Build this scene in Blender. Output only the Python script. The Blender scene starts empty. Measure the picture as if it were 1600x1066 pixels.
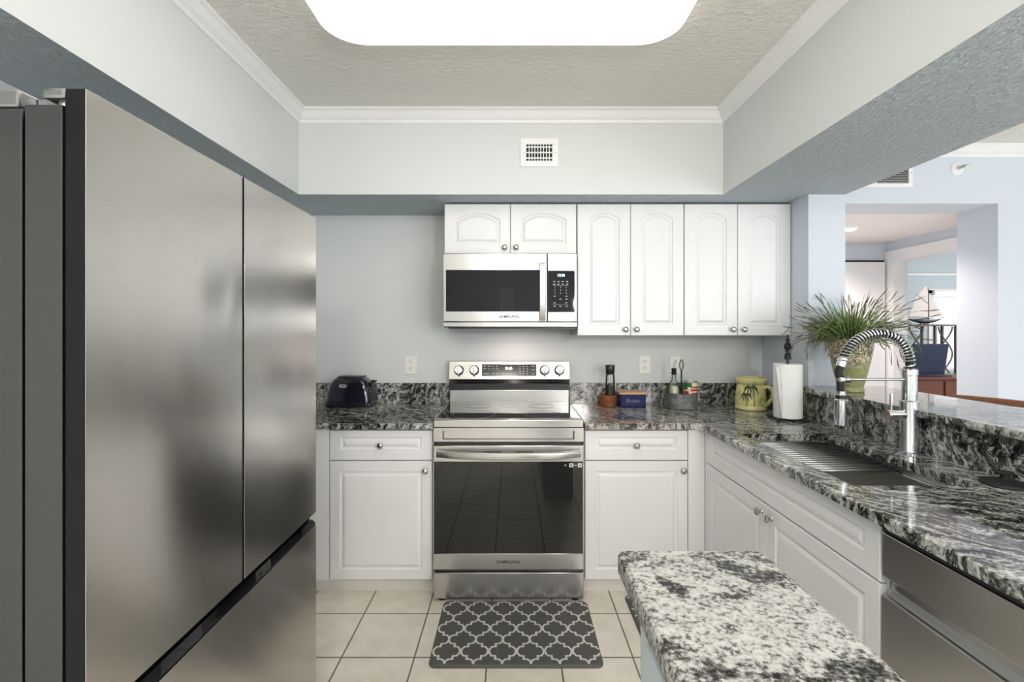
import bpy, bmesh, math, random
from mathutils import Vector, Matrix
random.seed(7)
S = bpy.context.scene
COL = S.collection

# ------------------------------------------------------------------ camera, world, lights, exposure
HC = 1.379
cam_d = bpy.data.cameras.new('camera'); cam = bpy.data.objects.new('camera', cam_d); COL.objects.link(cam)
cam.location = (0, 0, HC); cam.rotation_euler = (math.pi/2, 0, 0)
cam_d.sensor_width = 36.0; cam_d.lens = 740/1600*36
cam_d.shift_x = -1/1600; cam_d.shift_y = -20/1600
cam_d.clip_start = 0.02
S.camera = cam
S.view_settings.view_transform = 'Standard'; S.view_settings.look = 'None'
S.view_settings.gamma = 1; S.view_settings.use_curve_mapping = False
S.view_settings.exposure = 0.40
S.cycles.max_bounces = 10; S.cycles.diffuse_bounces = 5; S.cycles.glossy_bounces = 5
S.cycles.sample_clamp_indirect = 6.0
S.cycles.caustics_reflective = False; S.cycles.caustics_refractive = False

W = bpy.data.worlds.new('sky'); S.world = W; W.use_nodes = True
bg = W.node_tree.nodes['Background']; bg.inputs[0].default_value = (0.90, 0.95, 1.0, 1); bg.inputs[1].default_value = 1.3

def area(name, loc, rot, sx, sy, power, color):
    d = bpy.data.lights.new(name, 'AREA'); d.shape = 'RECTANGLE'; d.size = sx; d.size_y = sy
    d.energy = power; d.color = color
    o = bpy.data.objects.new(name, d); o.location = loc; o.rotation_euler = rot; COL.objects.link(o); return o
R90 = math.pi/2
# daylight through the living room's sliding door (behind the camera, right)
area('daylight_sliding_door', (4.1, -3.62, 1.2), (R90, 0, 0), 3.2, 2.3, 98, (0.92, 0.96, 1.0))
# two round fill lights added behind the camera, without any fixture
for nm, loc, en, rad in (('rear_fill', (-0.08, -1.2, 2.34), 42, 0.11), ('rear_fill_low', (1.0, -1.2, 1.72), 75, 0.16)):
    pl = bpy.data.lights.new(nm, 'POINT'); pl.energy = en; pl.color = (1.0, 0.97, 0.93); pl.shadow_soft_size = rad
    po = bpy.data.objects.new(nm, pl); po.location = loc; COL.objects.link(po)
area('study_side_fill', (7.9, 5.4, 1.5), (0, R90, 0), 1.6, 2.4, 42, (1.0, 0.98, 0.96))  # added fill by the study's right wall, which has no window
LIGHT_STRENGTH = 1.15

# ------------------------------------------------------------------ materials
def srgb(r, g, b):
    f = lambda c: c/12.92 if c <= 0.04045 else ((c+0.055)/1.055)**2.4
    return (f(r/255), f(g/255), f(b/255), 1)

class NT:
    def __init__(s, name):
        s.m = bpy.data.materials.new(name); s.m.use_nodes = True
        s.t = s.m.node_tree; s.b = s.t.nodes['Principled BSDF']; s._c = None
    def n(s, typ, **kw):
        nd = s.t.nodes.new(typ)
        for k, v in kw.items():
            if isinstance(k, str) and hasattr(nd, k): setattr(nd, k, v)
            else: nd.inputs[k].default_value = v
        return nd
    def l(s, a, b): s.t.links.new(a, b)
    def co(s, scale=(1, 1, 1), rot=(0, 0, 0), loc=(0, 0, 0)):
        if s._c is None: s._c = s.n('ShaderNodeTexCoord')
        mp = s.n('ShaderNodeMapping'); mp.inputs['Scale'].default_value = scale
        mp.inputs['Rotation'].default_value = rot; mp.inputs['Location'].default_value = loc
        s.l(s._c.outputs['Object'], mp.inputs['Vector']); return mp.outputs[0]
    def noise(s, vec, scale, detail=4, rough=0.5, dist=0.0):
        nd = s.n('ShaderNodeTexNoise'); nd.inputs['Scale'].default_value = scale
        nd.inputs['Detail'].default_value = detail; nd.inputs['Roughness'].default_value = rough
        nd.inputs['Distortion'].default_value = dist
        s.l(vec, nd.inputs['Vector']); return nd
    def ramp(s, fac, stops, interp='LINEAR'):
        r = s.n('ShaderNodeValToRGB'); e = r.color_ramp.elements; r.color_ramp.interpolation = interp
        while len(e) < len(stops): e.new(0.5)
        for i, (p, c) in enumerate(stops): e[i].position = p; e[i].color = c if len(c) == 4 else (*c, 1)
        s.l(fac, r.inputs[0]); return r.outputs[0]
    def mix(s, fac, a, b, mode='MIX'):
        m = s.n('ShaderNodeMix', data_type='RGBA', blend_type=mode)
        for sock, v in ((m.inputs[0], fac), (m.inputs[6], a), (m.inputs[7], b)):
            if hasattr(v, 'links'): s.l(v, sock)
            else: sock.default_value = v
        return m.outputs[2]
    def math(s, op, a, b=0.0):
        m = s.n('ShaderNodeMath', operation=op)
        for sock, v in ((m.inputs[0], a), (m.inputs[1], b)):
            if hasattr(v, 'links'): s.l(v, sock)
            else: sock.default_value = v
        return m.outputs[0]
    def bump(s, h, strength, dist=0.002):
        b = s.n('ShaderNodeBump'); b.inputs['Strength'].default_value = strength; b.inputs['Distance'].default_value = dist
        s.l(h, b.inputs['Height']); s.l(b.outputs[0], s.b.inputs['Normal'])
    def set(s, **kw):
        for k, v in kw.items():
            k = k.replace('_', ' ')
            sock = s.b.inputs[k]
            if hasattr(v, 'links'): s.l(v, sock)
            else: sock.default_value = v
        return s.m

def mat(name, c, rough=0.5, metal=0.0, var=0.04, vs=12, **kw):
    """plain material with a little procedural tone variation"""
    t = NT(name)
    n = t.noise(t.co(), vs, 3)
    a = tuple(max(0, x*(1-var)) for x in c[:3]) + (1,); b = tuple(min(1, x*(1+var)) for x in c[:3]) + (1,)
    t.set(Base_Color=t.ramp(n.outputs[0], [(0.3, a), (0.7, b)]), Roughness=rough, Metallic=metal)
    for k, v in kw.items(): t.b.inputs[k.replace('_', ' ')].default_value = v
    return t.m

def paint(name, c, bscale=60, bstr=0.15, rough=0.6, stretch=(1, 1, 1), dist=0.003):
    t = NT(name); v = t.co(stretch)
    n = t.noise(v, bscale, 5, 0.6, 0.6)
    t.set(Base_Color=c, Roughness=rough, Specular_IOR_Level=0.3)
    t.bump(t.ramp(n.outputs[0], [(0.35, (0, 0, 0)), (0.65, (1, 1, 1))]), bstr, dist); return t.m

def stainless(name, c, rough=0.28, brush='h', strength=0.06, aniso=0.6):
    t = NT(name)
    sc = {'h': (14, 14, 700), 'x': (600, 3, 3), 'y': (3, 600, 3)}[brush]
    n = t.noise(t.co(sc), 1.0, 3)
    t.set(Base_Color=t.ramp(n.outputs[0], [(0.3, tuple(x*0.93 for x in c[:3])), (0.7, c)]), Metallic=1.0,
          Roughness=rough, Anisotropic=aniso, Anisotropic_Rotation=0.25)
    tg = t.n('ShaderNodeTangent', direction_type='RADIAL', axis='Z'); t.l(tg.outputs[0], t.b.inputs['Tangent'])
    t.bump(n.outputs[0], strength, 0.0005); return t.m

def granite(name, seed=0, tan=0.0):
    t = NT(name)
    v = t.co((1, 1, 1), (0.5, 0.3, 0.75), (seed*3.1, seed, seed*1.7))
    w = t.noise(v, 3.2, 4, 0.55)
    sub = t.n('ShaderNodeVectorMath', operation='SUBTRACT'); t.l(w.outputs['Color'], sub.inputs[0]); sub.inputs[1].default_value = (0.5, 0.5, 0.5)
    scl = t.n('ShaderNodeVectorMath', operation='SCALE'); t.l(sub.outputs[0], scl.inputs[0]); scl.inputs['Scale'].default_value = 0.26
    add = t.n('ShaderNodeVectorMath', operation='ADD'); t.l(v, add.inputs[0]); t.l(scl.outputs[0], add.inputs[1])
    mp = t.n('ShaderNodeMapping'); mp.inputs['Scale'].default_value = (1.5, 10.0, 4.0); t.l(add.outputs[0], mp.inputs['Vector'])
    veins = t.noise(mp.outputs[0], 7.5, 8, 0.74)
    grain = t.noise(add.outputs[0], 130, 3, 0.7)
    big = t.noise(v, 2.6, 2, 0.5)
    wv = t.n('ShaderNodeTexWave', bands_direction='Y'); t.l(add.outputs[0], wv.inputs['Vector'])
    for k, x in (('Scale', 6.0), ('Distortion', 11.0), ('Detail', 5.0), ('Detail Scale', 2.2), ('Detail Roughness', 0.65)): wv.inputs[k].default_value = x
    s = t.math('ADD', t.math('MULTIPLY', veins.outputs[0], 0.50), t.math('MULTIPLY', grain.outputs[0], 0.38))
    s = t.math('ADD', s, t.math('MULTIPLY', wv.outputs['Fac'], 0.095))
    s = t.math('ADD', s, t.math('MULTIPLY', t.math('SUBTRACT', big.outputs[0], 0.5), 0.22))
    col = t.ramp(s, [(0.385, (0.007, 0.008, 0.008)), (0.44, (0.045, 0.047, 0.045)), (0.478, (0.17, 0.17, 0.16)), (0.535, (0.42, 0.42, 0.395)), (0.63, (0.70, 0.69, 0.65))])
    if tan:
        tn = t.noise(v, 3.1, 3, 0.5, 0.4)
        sp = t.n('ShaderNodeSeparateXYZ'); t.l(t.co(), sp.inputs[0])
        far = t.math('MULTIPLY', t.ramp(t.math('ADD', sp.outputs[1], 1.0), [(0.30, (0, 0, 0)), (0.40, (1, 1, 1))]), t.ramp(t.math('ADD', sp.outputs[0], 1.0), [(0.50, (1, 1, 1)), (0.72, (0, 0, 0))]))
        col = t.mix(t.math('MULTIPLY', t.ramp(tn.outputs[0], [(0.42, (0, 0, 0)), (0.55, (1, 1, 1))]), t.math('MULTIPLY', far, tan)), col, t.mix(1.0, t.mix(0.25, col, (0.6, 0.6, 0.6, 1)), (1.0, 0.80, 0.70, 1), 'MULTIPLY'))
    t.set(Base_Color=col, Roughness=0.06, Specular_IOR_Level=0.6); return t.m

def granite_speckled(name):
    t = NT(name); v = t.co((1, 1, 1), (0, 0, 0.5))
    g = t.noise(v, 115, 4, 0.65, 0.3); st = t.noise(t.co((1, 2.2, 1), (0, 0, -0.9)), 26, 4, 0.6)
    big = t.noise(t.co((1, 1.4, 1), (0, 0, 0.6), (0.30, 0.1, 0)), 5.5, 3, 0.55, 0.5)
    s = t.math('ADD', t.math('MULTIPLY', g.outputs[0], 0.6), t.math('MULTIPLY', st.outputs[0], 0.4))
    bl = t.ramp(big.outputs[0], [(0.56, (0, 0, 0)), (0.66, (1, 1, 1))])
    wob = t.noise(t.co(), 14, 3, 0.6)
    for (cx, cy, rot, rx, ry) in ((0.075, 0.455, 0.75, 0.115, 0.042), (-0.08, 0.40, 1.2, 0.04, 0.018), (0.09, 0.16, 0.3, 0.11, 0.06)):   # dark drifts in the stone
        mp = t.n('ShaderNodeMapping', vector_type='TEXTURE'); mp.inputs['Location'].default_value = (cx, cy, 0.9); mp.inputs['Rotation'].default_value = (0, 0, -rot); mp.inputs['Scale'].default_value = (rx, ry, 0.3)
        t.l(t._c.outputs['Object'], mp.inputs['Vector'])
        ln = t.n('ShaderNodeVectorMath', operation='LENGTH'); t.l(mp.outputs[0], ln.inputs[0])
        dd = t.math('ADD', ln.outputs['Value'], t.math('MULTIPLY', t.math('SUBTRACT', wob.outputs[0], 0.5), 2.2))
        bl = t.math('MAXIMUM', bl, t.ramp(dd, [(0.55, (1, 1, 1)), (1.0, (0, 0, 0))]))
    s = t.math('SUBTRACT', s, t.math('MULTIPLY', bl, 0.125))
    col = t.ramp(s, [(0.34, (0.016, 0.016, 0.016)), (0.42, (0.13, 0.128, 0.12)), (0.48, (0.40, 0.39, 0.37)), (0.58, (0.55, 0.545, 0.52))])
    t.set(Base_Color=col, Roughness=0.22, Specular_IOR_Level=0.3); return t.m

def emit(name, c, st):
    t = NT(name); n = t.noise(t.co(), 3, 1)
    t.set(Base_Color=c, Emission_Color=t.ramp(n.outputs[0], [(0, c), (1, c)]), Emission_Strength=st, Roughness=0.4); return t.m

def tile_floor():
    t = NT('beige floor tile'); v = t.co(loc=(-0.1985, -2.288+0.305*20, 0))
    b = t.n('ShaderNodeTexBrick', offset=0.0, squash=1.0)
    for k, x in (('Scale', 1), ('Brick Width', 0.305), ('Row Height', 0.305), ('Mortar Size', 0.0035), ('Mortar Smooth', 0.1), ('Bias', 0)): b.inputs[k].default_value = x
    b.inputs['Color1'].default_value = srgb(240, 233, 220); b.inputs['Color2'].default_value = srgb(235, 228, 214)
    b.inputs['Mortar'].default_value = srgb(112, 102, 90); t.l(v, b.inputs['Vector'])
    n = t.noise(t.co(), 9, 6, 0.65)
    t.set(Base_Color=t.mix(0.8, b.outputs['Color'], t.ramp(n.outputs[0], [(0.3, (0.82, 0.81, 0.79)), (0.6, (1, 1, 1))]), 'MULTIPLY'), Roughness=0.32)
    t.bump(t.math('SUBTRACT', 1.0, b.outputs['Fac']), 0.4, 0.002); return t.m

def wood(name, c1, c2, axis=(1, 8, 8), rough=0.4):
    t = NT(name); n = t.noise(t.co(axis), 6, 5, 0.6, 1.5)
    t.set(Base_Color=t.ramp(n.outputs[0], [(0.3, c1), (0.7, c2)]), Roughness=rough); return t.m

def glass(name):
    """thin clear glass: mostly see-through with a fresnel sheen"""
    t = NT(name); n = t.noise(t.co(), 5, 1)
    tr = t.n('ShaderNodeBsdfTransparent'); tr.inputs[0].default_value = (0.93, 0.95, 0.94, 1)
    gl = t.n('ShaderNodeBsdfGlossy'); gl.inputs['Roughness'].default_value = 0.03
    fr = t.n('ShaderNodeFresnel'); t.l(t.ramp(n.outputs[0], [(0, (1.45,)*3), (1, (1.5,)*3)]), fr.inputs[0])
    mx = t.n('ShaderNodeMixShader'); t.l(fr.outputs[0], mx.inputs[0]); t.l(tr.outputs[0], mx.inputs[1]); t.l(gl.outputs[0], mx.inputs[2])
    t.l(mx.outputs[0], t.t.nodes['Material Output'].inputs['Surface']); return t.m

WALLC = srgb(216, 219, 218)
M = dict(
    wall=paint('pale blue grey wall paint', WALLC, 40, 0.06),
    tex=paint('textured blue grey soffit paint', srgb(196, 206, 212), 46, 0.8, 0.65, (1.3, 0.6, 1), 0.009),
    ceil=paint('knockdown ceiling texture', srgb(240, 238, 232), 36, 0.7, 0.75, (0.7, 1.3, 1), 0.008),
    living=paint('blue living room paint', srgb(212, 219, 229), 40, 0.06),
    hallceil=paint('warm white hall ceiling', srgb(240, 232, 230), 40, 0.1),
    study=paint('sky blue study paint', srgb(192, 207, 214), 40, 0.05),
    trim=mat('white trim paint', srgb(240, 240, 240), 0.4, var=0.01),
    cab=mat('white thermofoil', srgb(232, 231, 231), 0.28, var=0.01),
    toe=mat('off white toe kick', srgb(222, 218, 210), 0.5, var=0.03),
    gap=mat('dark seam', srgb(40, 40, 42), 0.8),
    floor=tile_floor(),
    granite=granite('dark swirled granite', 0.0), granite_tan=granite('dark swirled granite with tan drifts', 2.0, 0.9),
    speckle=granite_speckled('grey speckled granite'),
    steel=stainless('brushed stainless steel', (0.52, 0.51, 0.49, 1), 0.27),
    steel_fridge=stainless('fridge stainless steel', (0.60, 0.58, 0.55, 1), 0.17, 'h', 0.004, 0.96),
    steel_dark=stainless('dark grey brushed steel', (0.11, 0.11, 0.11, 1), 0.4, 'h', 0.1),
    steel_mid=stainless('grey hinge metal', (0.33, 0.33, 0.33, 1), 0.35),
    sink=stainless('sink steel', (0.55, 0.54, 0.52, 1), 0.4, 'x', 0.02),
    chrome=mat('chrome', (0.80, 0.80, 0.82), 0.09, 1.0, var=0.02),
    nickel=mat('brushed nickel', (0.52, 0.50, 0.47), 0.25, 1.0),
    blackglass=mat('black glass', (0.006, 0.006, 0.007), 0.03, var=0.1, Specular_IOR_Level=0.35),
    ovenglass=mat('oven window glass', (0.010, 0.010, 0.010), 0.02, var=0.1, Specular_IOR_Level=0.5),
    black=mat('black plastic', (0.012, 0.012, 0.013), 0.35),
    blackmatte=mat('black rubber', (0.010, 0.010, 0.010), 0.7),
    iron=mat('black cast iron', (0.012, 0.011, 0.010), 0.5),
    dooredge=mat('dark door edge', (0.008, 0.008, 0.010), 0.5, Specular_IOR_Level=0.15),
    toaster=mat('midnight blue enamel', (0.010, 0.011, 0.019), 0.12, var=0.1, Coat_Weight=0.6),
    plate=mat('ivory plastic', srgb(238, 236, 228), 0.3, var=0.01),
    slot=mat('outlet slot', (0.05, 0.04, 0.04), 0.6),
    mark=mat('white printed mark', srgb(215, 215, 212), 0.5), greymark=mat('grey printed mark', srgb(120, 122, 124), 0.5),
    logo=mat('dark printed lettering', srgb(40, 39, 38), 0.4),
    digit=emit('clock digits', (0.72, 0.85, 1.0, 1), 2.2), digit2=emit('oven digits', (1.0, 0.92, 0.98, 1), 2.2),
    mat=mat('charcoal foam mat', srgb(86, 84, 83), 0.65, var=0.06, vs=40), matline=mat('pale mat lattice', srgb(214, 212, 206), 0.65),
    paper=paint('paper towel', srgb(243, 243, 241), 160, 0.35, 0.9),
    glass=glass('clear glass'), pane=glass('window glass'),
    oil=mat('pale oil', srgb(206, 210, 168), 0.1),
    pepper=mat('dark peppercorns', srgb(62, 50, 40), 0.7, var=0.6, vs=160),
    caramel=wood('caramel wood', srgb(104, 58, 30), srgb(150, 90, 50)),
    bamboo=wood('bamboo lid', srgb(186, 140, 100), srgb(212, 168, 128)),
    blue=mat('cobalt glaze', (0.006, 0.009, 0.085), 0.25, Specular_IOR_Level=0.25),
    label=mat('cream label', srgb(228, 214, 186), 0.4), red=mat('red print', srgb(178, 48, 52), 0.4), green=mat('green print', srgb(38, 104, 46), 0.4),
    tin=mat('tin', (0.6, 0.6, 0.6), 0.3, 1.0),
    leaf1=mat('dark green blade', srgb(52, 84, 34), 0.5, var=0.3), leaf2=mat('mid green blade', srgb(128, 150, 84), 0.5, var=0.3), leaf3=mat('dry brown blade', srgb(112, 104, 84), 0.6, var=0.3),
    palm=mat('painted palm green', srgb(52, 74, 30), 0.3), palmtrunk=mat('painted palm trunk', srgb(112, 96, 52), 0.3),
    mahogany=wood('reddish brown wood', srgb(104, 52, 34), srgb(140, 78, 52)), stoolwood=wood('brown stool wood', srgb(118, 74, 48), srgb(150, 98, 66)),
    navy=mat('navy laptop shell', (0.008, 0.022, 0.075), 0.35), sail=mat('off white sailcloth', srgb(236, 232, 226), 0.8),
    hull=mat('dark hull', srgb(30, 40, 58), 0.3), mast=wood('mast wood', srgb(120, 96, 80), srgb(150, 120, 98)),
    bronze=mat('weathered iron', srgb(92, 82, 80), 0.5, 0.3), islandbase=mat('pale blue grey cabinet paint', srgb(205, 214, 222), 0.45, var=0.01),
    blind=mat('white blind slat', srgb(245, 247, 250), 0.5, Transmission_Weight=0.0),
    lens=emit('ceiling light lens', (1.0, 0.985, 0.955, 1), LIGHT_STRENGTH), tasklens=emit('hood lamp lens', (1.0, 0.85, 0.75, 1), 6.0), lamp=emit('downlight lens', (1.0, 0.9, 0.82, 1), 12.0),
)
def galvanised():
    t = NT('galvanised metal'); v = t.co()
    n = t.noise(v, 30, 5, 0.6); w = t.n('ShaderNodeTexWave', bands_direction='Z'); w.inputs['Scale'].default_value = 42; w.inputs['Distortion'].default_value = 1.5
    t.l(v, w.inputs['Vector'])
    t.set(Base_Color=t.ramp(n.outputs[0], [(0.3, srgb(88, 90, 90)), (0.7, srgb(150, 152, 150))]), Roughness=0.5, Metallic=0.4)
    t.bump(w.outputs['Fac'], 0.6, 0.002); return t.m
M['galv'] = galvanised()
def yellow_glaze():
    t = NT('yellow and green glaze'); n = t.noise(t.co(), 14, 3, 0.5)
    t.set(Base_Color=t.ramp(n.outputs[0], [(0.40, srgb(226, 216, 158)), (0.56, srgb(218, 211, 146)), (0.68, srgb(158, 172, 84))]), Roughness=0.12); return t.m
M['crock'] = yellow_glaze()
def vine_glaze():
    t = NT('green glaze with brown vine relief'); v = t.co()
    n = t.noise(v, 26, 2, 0.5, 2.2)
    line = t.ramp(n.outputs[0], [(0.42, (0, 0, 0)), (0.47, (1, 1, 1)), (0.53, (1, 1, 1)), (0.58, (0, 0, 0))])
    sep = t.n('ShaderNodeSeparateXYZ'); t.l(v, sep.inputs[0])
    up = t.ramp(t.math('MULTIPLY', sep.outputs[2], 1/0.26), [(0.42, (0.0, 0.0, 0.0)), (0.62, (1, 1, 1))])
    base = t.mix(up, srgb(150, 154, 104), srgb(196, 186, 154))
    f = t.math('MULTIPLY', line, t.math('ADD', t.math('MULTIPLY', up, 0.85), 0.12))
    t.set(Base_Color=t.mix(f, base, srgb(84, 70, 48)), Roughness=0.25); t.bump(line, 0.5, 0.004); return t.m
M['vine'] = vine_glaze()

# ------------------------------------------------------------------ mesh helpers
ORG = {}          # world offset of every object's local frame
class B:
    def __init__(s, *mats): s.bm = bmesh.new(); s.mats = list(mats); s.mi = 0
    def use(s, i): s.mi = i; return s
    def _tag(s, faces, smooth=False):
        for f in faces: f.material_index = s.mi; f.smooth = smooth
    def box(s, x0, x1, y0, y1, z0, z1, bev=0.0, seg=2):
        x0, x1 = sorted((x0, x1)); y0, y1 = sorted((y0, y1)); z0, z1 = sorted((z0, z1))
        r = bmesh.ops.create_cube(s.bm, size=1.0)
        vs = r['verts']
        for v in vs: v.co = Vector((x0 if v.co.x < 0 else x1, y0 if v.co.y < 0 else y1, z0 if v.co.z < 0 else z1))
        fs = list({f for v in vs for f in v.link_faces}); s._tag(fs, False)
        if bev > 0:
            es = list({e for v in vs for e in v.link_edges})
            q = bmesh.ops.bevel(s.bm, geom=es, offset=min(bev, 0.49*min(x1-x0, y1-y0, z1-z0)), segments=seg, profile=0.5, affect='EDGES')
            s._tag(q['faces'], True)
        return s
    def ring(s, pts): return [s.bm.verts.new(p) for p in pts]
    def bridge(s, a, b, closed=True, smooth=True):
        n = len(a); fs = []
        for i in range(n if closed else n-1):
            j = (i+1) % n
            try: fs.append(s.bm.faces.new((a[i], a[j], b[j], b[i])))
            except ValueError: pass
        s._tag(fs, smooth)
    def face(s, vs, smooth=False):
        f = s.bm.faces.new(vs); s._tag([f], smooth); return f
    def lathe(s, prof, base=(0, 0, 0), axis=(0, 0, 1), seg=28, cap0=True, cap1=True, sx=1.0, sy=1.0):
        q = Vector((0, 0, 1)).rotation_difference(Vector(axis).normalized()); base = Vector(base); prev = None; first = None
        for (r, h) in prof:
            rg = s.ring([base + q @ Vector((sx*r*math.cos(2*math.pi*i/seg), sy*r*math.sin(2*math.pi*i/seg), h)) for i in range(seg)])
            if prev: s.bridge(prev, rg)
            else: first = rg
            prev = rg
        if cap0: s.face(list(reversed(first)))
        if cap1: s.face(prev)
        return s
    def cyl(s, p0, p1, r0, r1=None, seg=20):
        p0 = Vector(p0); p1 = Vector(p1); r1 = r0 if r1 is None else r1
        return s.lathe([(r0, 0), (r1, (p1-p0).length)], p0, p1-p0, seg)
    def tube(s, pts, r, seg=8, closed=False, flat=1.0):
        pts = [Vector(p) for p in pts]; n = len(pts); rings = []
        t0 = (pts[1]-pts[0]).normalized(); nrm = t0.orthogonal().normalized()
        for i, p in enumerate(pts):
            if closed: t = (pts[(i+1) % n]-pts[i-1]).normalized()
            else: t = (pts[min(i+1, n-1)]-pts[max(i-1, 0)]).normalized()
            nrm = (nrm - t*nrm.dot(t)).normalized(); bi = t.cross(nrm)
            rr = r[i] if isinstance(r, (list, tuple)) else r
            rings.append(s.ring([p + nrm*rr*math.cos(2*math.pi*k/seg) + bi*rr*flat*math.sin(2*math.pi*k/seg) for k in range(seg)]))
        for a, b in zip(rings, rings[1:]): s.bridge(a, b)
        if closed: s.bridge(rings[-1], rings[0])
        else: s.face(list(reversed(rings[0]))); s.face(rings[-1])
        return s
    def prism(s, pts, vec, smooth=False):
        a = s.ring([Vector(p) for p in pts]); b = s.ring([Vector(p)+Vector(vec) for p in pts])
        s.bridge(a, b, smooth=smooth); s.face(list(reversed(a))); s.face(b); return s
    def loft(s, rings, cap=True, smooth=True):
        rs = [s.ring(r) for r in rings]
        for a, b in zip(rs, rs[1:]): s.bridge(a, b, smooth=smooth)
        if cap: s.face(list(reversed(rs[0]))); s.face(rs[-1])
        return s
    def build(s, name, parent=None, sharp=35, origin=None, **props):
        off = ORG.get(parent.name, Vector()) if parent else Vector(origin or (0, 0, 0))
        bmesh.ops.recalc_face_normals(s.bm, faces=s.bm.faces)
        for e in s.bm.edges:
            if len(e.link_faces) == 2 and e.calc_face_angle(0) > math.radians(sharp): e.smooth = False
        for v in s.bm.verts: v.co -= off
        me = bpy.data.meshes.new(name); s.bm.to_mesh(me); s.bm.free()
        for m in s.mats: me.materials.append(M[m] if isinstance(m, str) else m)
        o = bpy.data.objects.new(name, me); COL.objects.link(o)
        if parent: o.parent = parent
        else: o.location = off
        ORG[o.name] = off
        for k, v in props.items(): o[k] = v
        return o
def thing(name, label, cat, loc=(0, 0, 0), group=None):
    o = bpy.data.objects.new(name, None); COL.objects.link(o); o.location = loc; o.empty_display_size = 0.05
    o['label'] = label; o['category'] = cat
    if group: o['group'] = group
    ORG[o.name] = Vector(loc); return o
def struct(name, m, *boxes):
    b = B(m)
    for x in boxes: b.box(*x)
    return b.build(name, kind='structure')
def text(name, s, size, loc, parent, m, rot=(R90, 0, 0), sx=1.0, ext=0.0004, align='CENTER'):
    c = bpy.data.curves.new(name, 'FONT'); c.body = s; c.size = size; c.extrude = ext; c.offset = 0.0003 if name == 'logo' else 0.0; c.align_x = align; c.align_y = 'CENTER'
    o = bpy.data.objects.new(name, c); COL.objects.link(o); bpy.context.view_layer.update()
    me = bpy.data.meshes.new_from_object(o.evaluated_get(bpy.context.evaluated_depsgraph_get()))
    bpy.data.objects.remove(o); bpy.data.curves.remove(c)
    from mathutils import Euler
    mt = Matrix.Translation(Vector(loc) - ORG[parent.name]) @ Euler(rot).to_matrix().to_4x4() @ Matrix.Diagonal((sx, 1, 1, 1))
    me.transform(mt); me.materials.clear(); me.materials.append(M[m])
    o = bpy.data.objects.new(name, me); COL.objects.link(o); o.parent = parent; ORG[o.name] = ORG[parent.name]; return o

# ------------------------------------------------------------------ room shell
XL, YB, ZC, ZS = -1.50, 3.05, 2.557, 2.105
SL, SR, SY = -1.160, 1.142, 2.57        # inner faces of the soffits
BX = 1.805                               # outer face of right beam / pillar
PX = 1.605                               # inner face of the pillar wall
struct('floor', 'floor', (-1.6, 8.2, -3.6, 7.6, -0.08, 0))
cl = B('ceil')
cl.box(SL, SR, -3.5, SY, ZC, ZC+0.1); cl.box(BX, 6.6, -3.5, 3.06, ZC, ZC+0.1)
cl.build('ceiling', kind='structure')
struct('wall_left', 'wall', (XL-0.1, XL, -3.5, YB, 0, ZC+0.1))
struct('wall_back', 'wall', (XL-0.1, PX, YB, YB+0.12, 0, ZC+0.1))
struct('wall_pillar', 'living', (PX, BX, SY, 4.6, 0, ZC+0.1))
def soffit(name, x0, x1, y0, y1):
    b = B('wall', 'tex'); b.box(x0, x1, y0, y1, ZS, ZC+0.1); b.bm.faces.ensure_lookup_table()
    for f in b.bm.faces:
        if f.calc_center_median().z < ZS+0.001: f.material_index = 1
    return b.build(name, kind='structure')
soffit('wall_soffit_left', XL, SL, -3.5, YB)
soffit('wall_soffit_back', SL, SR, SY, YB)
b = B('wall', 'tex'); b.prism([(SR, -3.5, ZS), (BX, -3.5, ZS), (BX, SY, ZS), (PX, SY, ZS), (PX, YB, ZS), (SR, YB, ZS)], (0, 0, ZC+0.1-ZS))
for f in b.bm.faces:
    if abs(f.calc_center_median().z-ZS) < 0.001: f.material_index = 1
b.build('wall_soffit_right', kind='structure')
def crown(name, path, inward, h=0.068, p=0.056):
    """crown moulding swept along a path of corner points; inward(u) gives the path moved u into the room"""
    prof = [(0, h), (0.006, h), (0.010, h*0.90), (0.012, h*0.80), (0.018, h*0.72), (0.026, h*0.62), (0.040, h*0.34), (0.044, h*0.24), (0.050, h*0.20), (p, h*0.14), (p, 0), (0, 0)]
    b = B('trim'); lines = [b.ring([(x, y, ZC-v) for x, y in inward(u)]) for u, v in prof]
    for a, c in zip(lines, lines[1:]): b.bridge(a, c, closed=False, smooth=False)
    b.bridge(lines[-1], lines[0], closed=False)
    return b.build(name, kind='structure')
crown('trim_1', None, lambda u: [(SL+u, -3.5), (SL+u, SY-u), (SR-u, SY-u), (SR-u, -3.5)])
crown('trim_2', None, lambda u: [(BX, 3.06-u), (6.6, 3.06-u)], 0.075, 0.05)
# living room, hall and study beyond
struct('wall_living', 'living', (BX, 3.136, 3.06, 3.345, 2.185, ZC+0.1), (3.136, 6.6, 3.06, 3.345, 0, ZC+0.1))
struct('wall_living_right', 'living', (6.6, 6.7, -3.5, 3.345, 0, ZC+0.1))
struct('wall_rear', 'living', (XL-0.1, -0.25, -3.6, -3.5, 0, ZC+0.1), (-0.25, 0.05, -3.6, -3.5, 2.15, ZC+0.1),
       (0.05, 2.5, -3.6, -3.5, 0, ZC+0.1), (2.5, 5.7, -3.6, -3.5, 2.35, ZC+0.1), (5.7, 6.7, -3.6, -3.5, 0, ZC+0.1))
struct('window_1', 'trim', (-0.25, 0.05, -3.57, -3.53, 0.0, 0.05), (-0.25, 0.05, -3.57, -3.53, 2.10, 2.15), (-0.25, -0.22, -3.57, -3.53, 0.05, 2.1), (0.02, 0.05, -3.57, -3.53, 0.05, 2.1))
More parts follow.
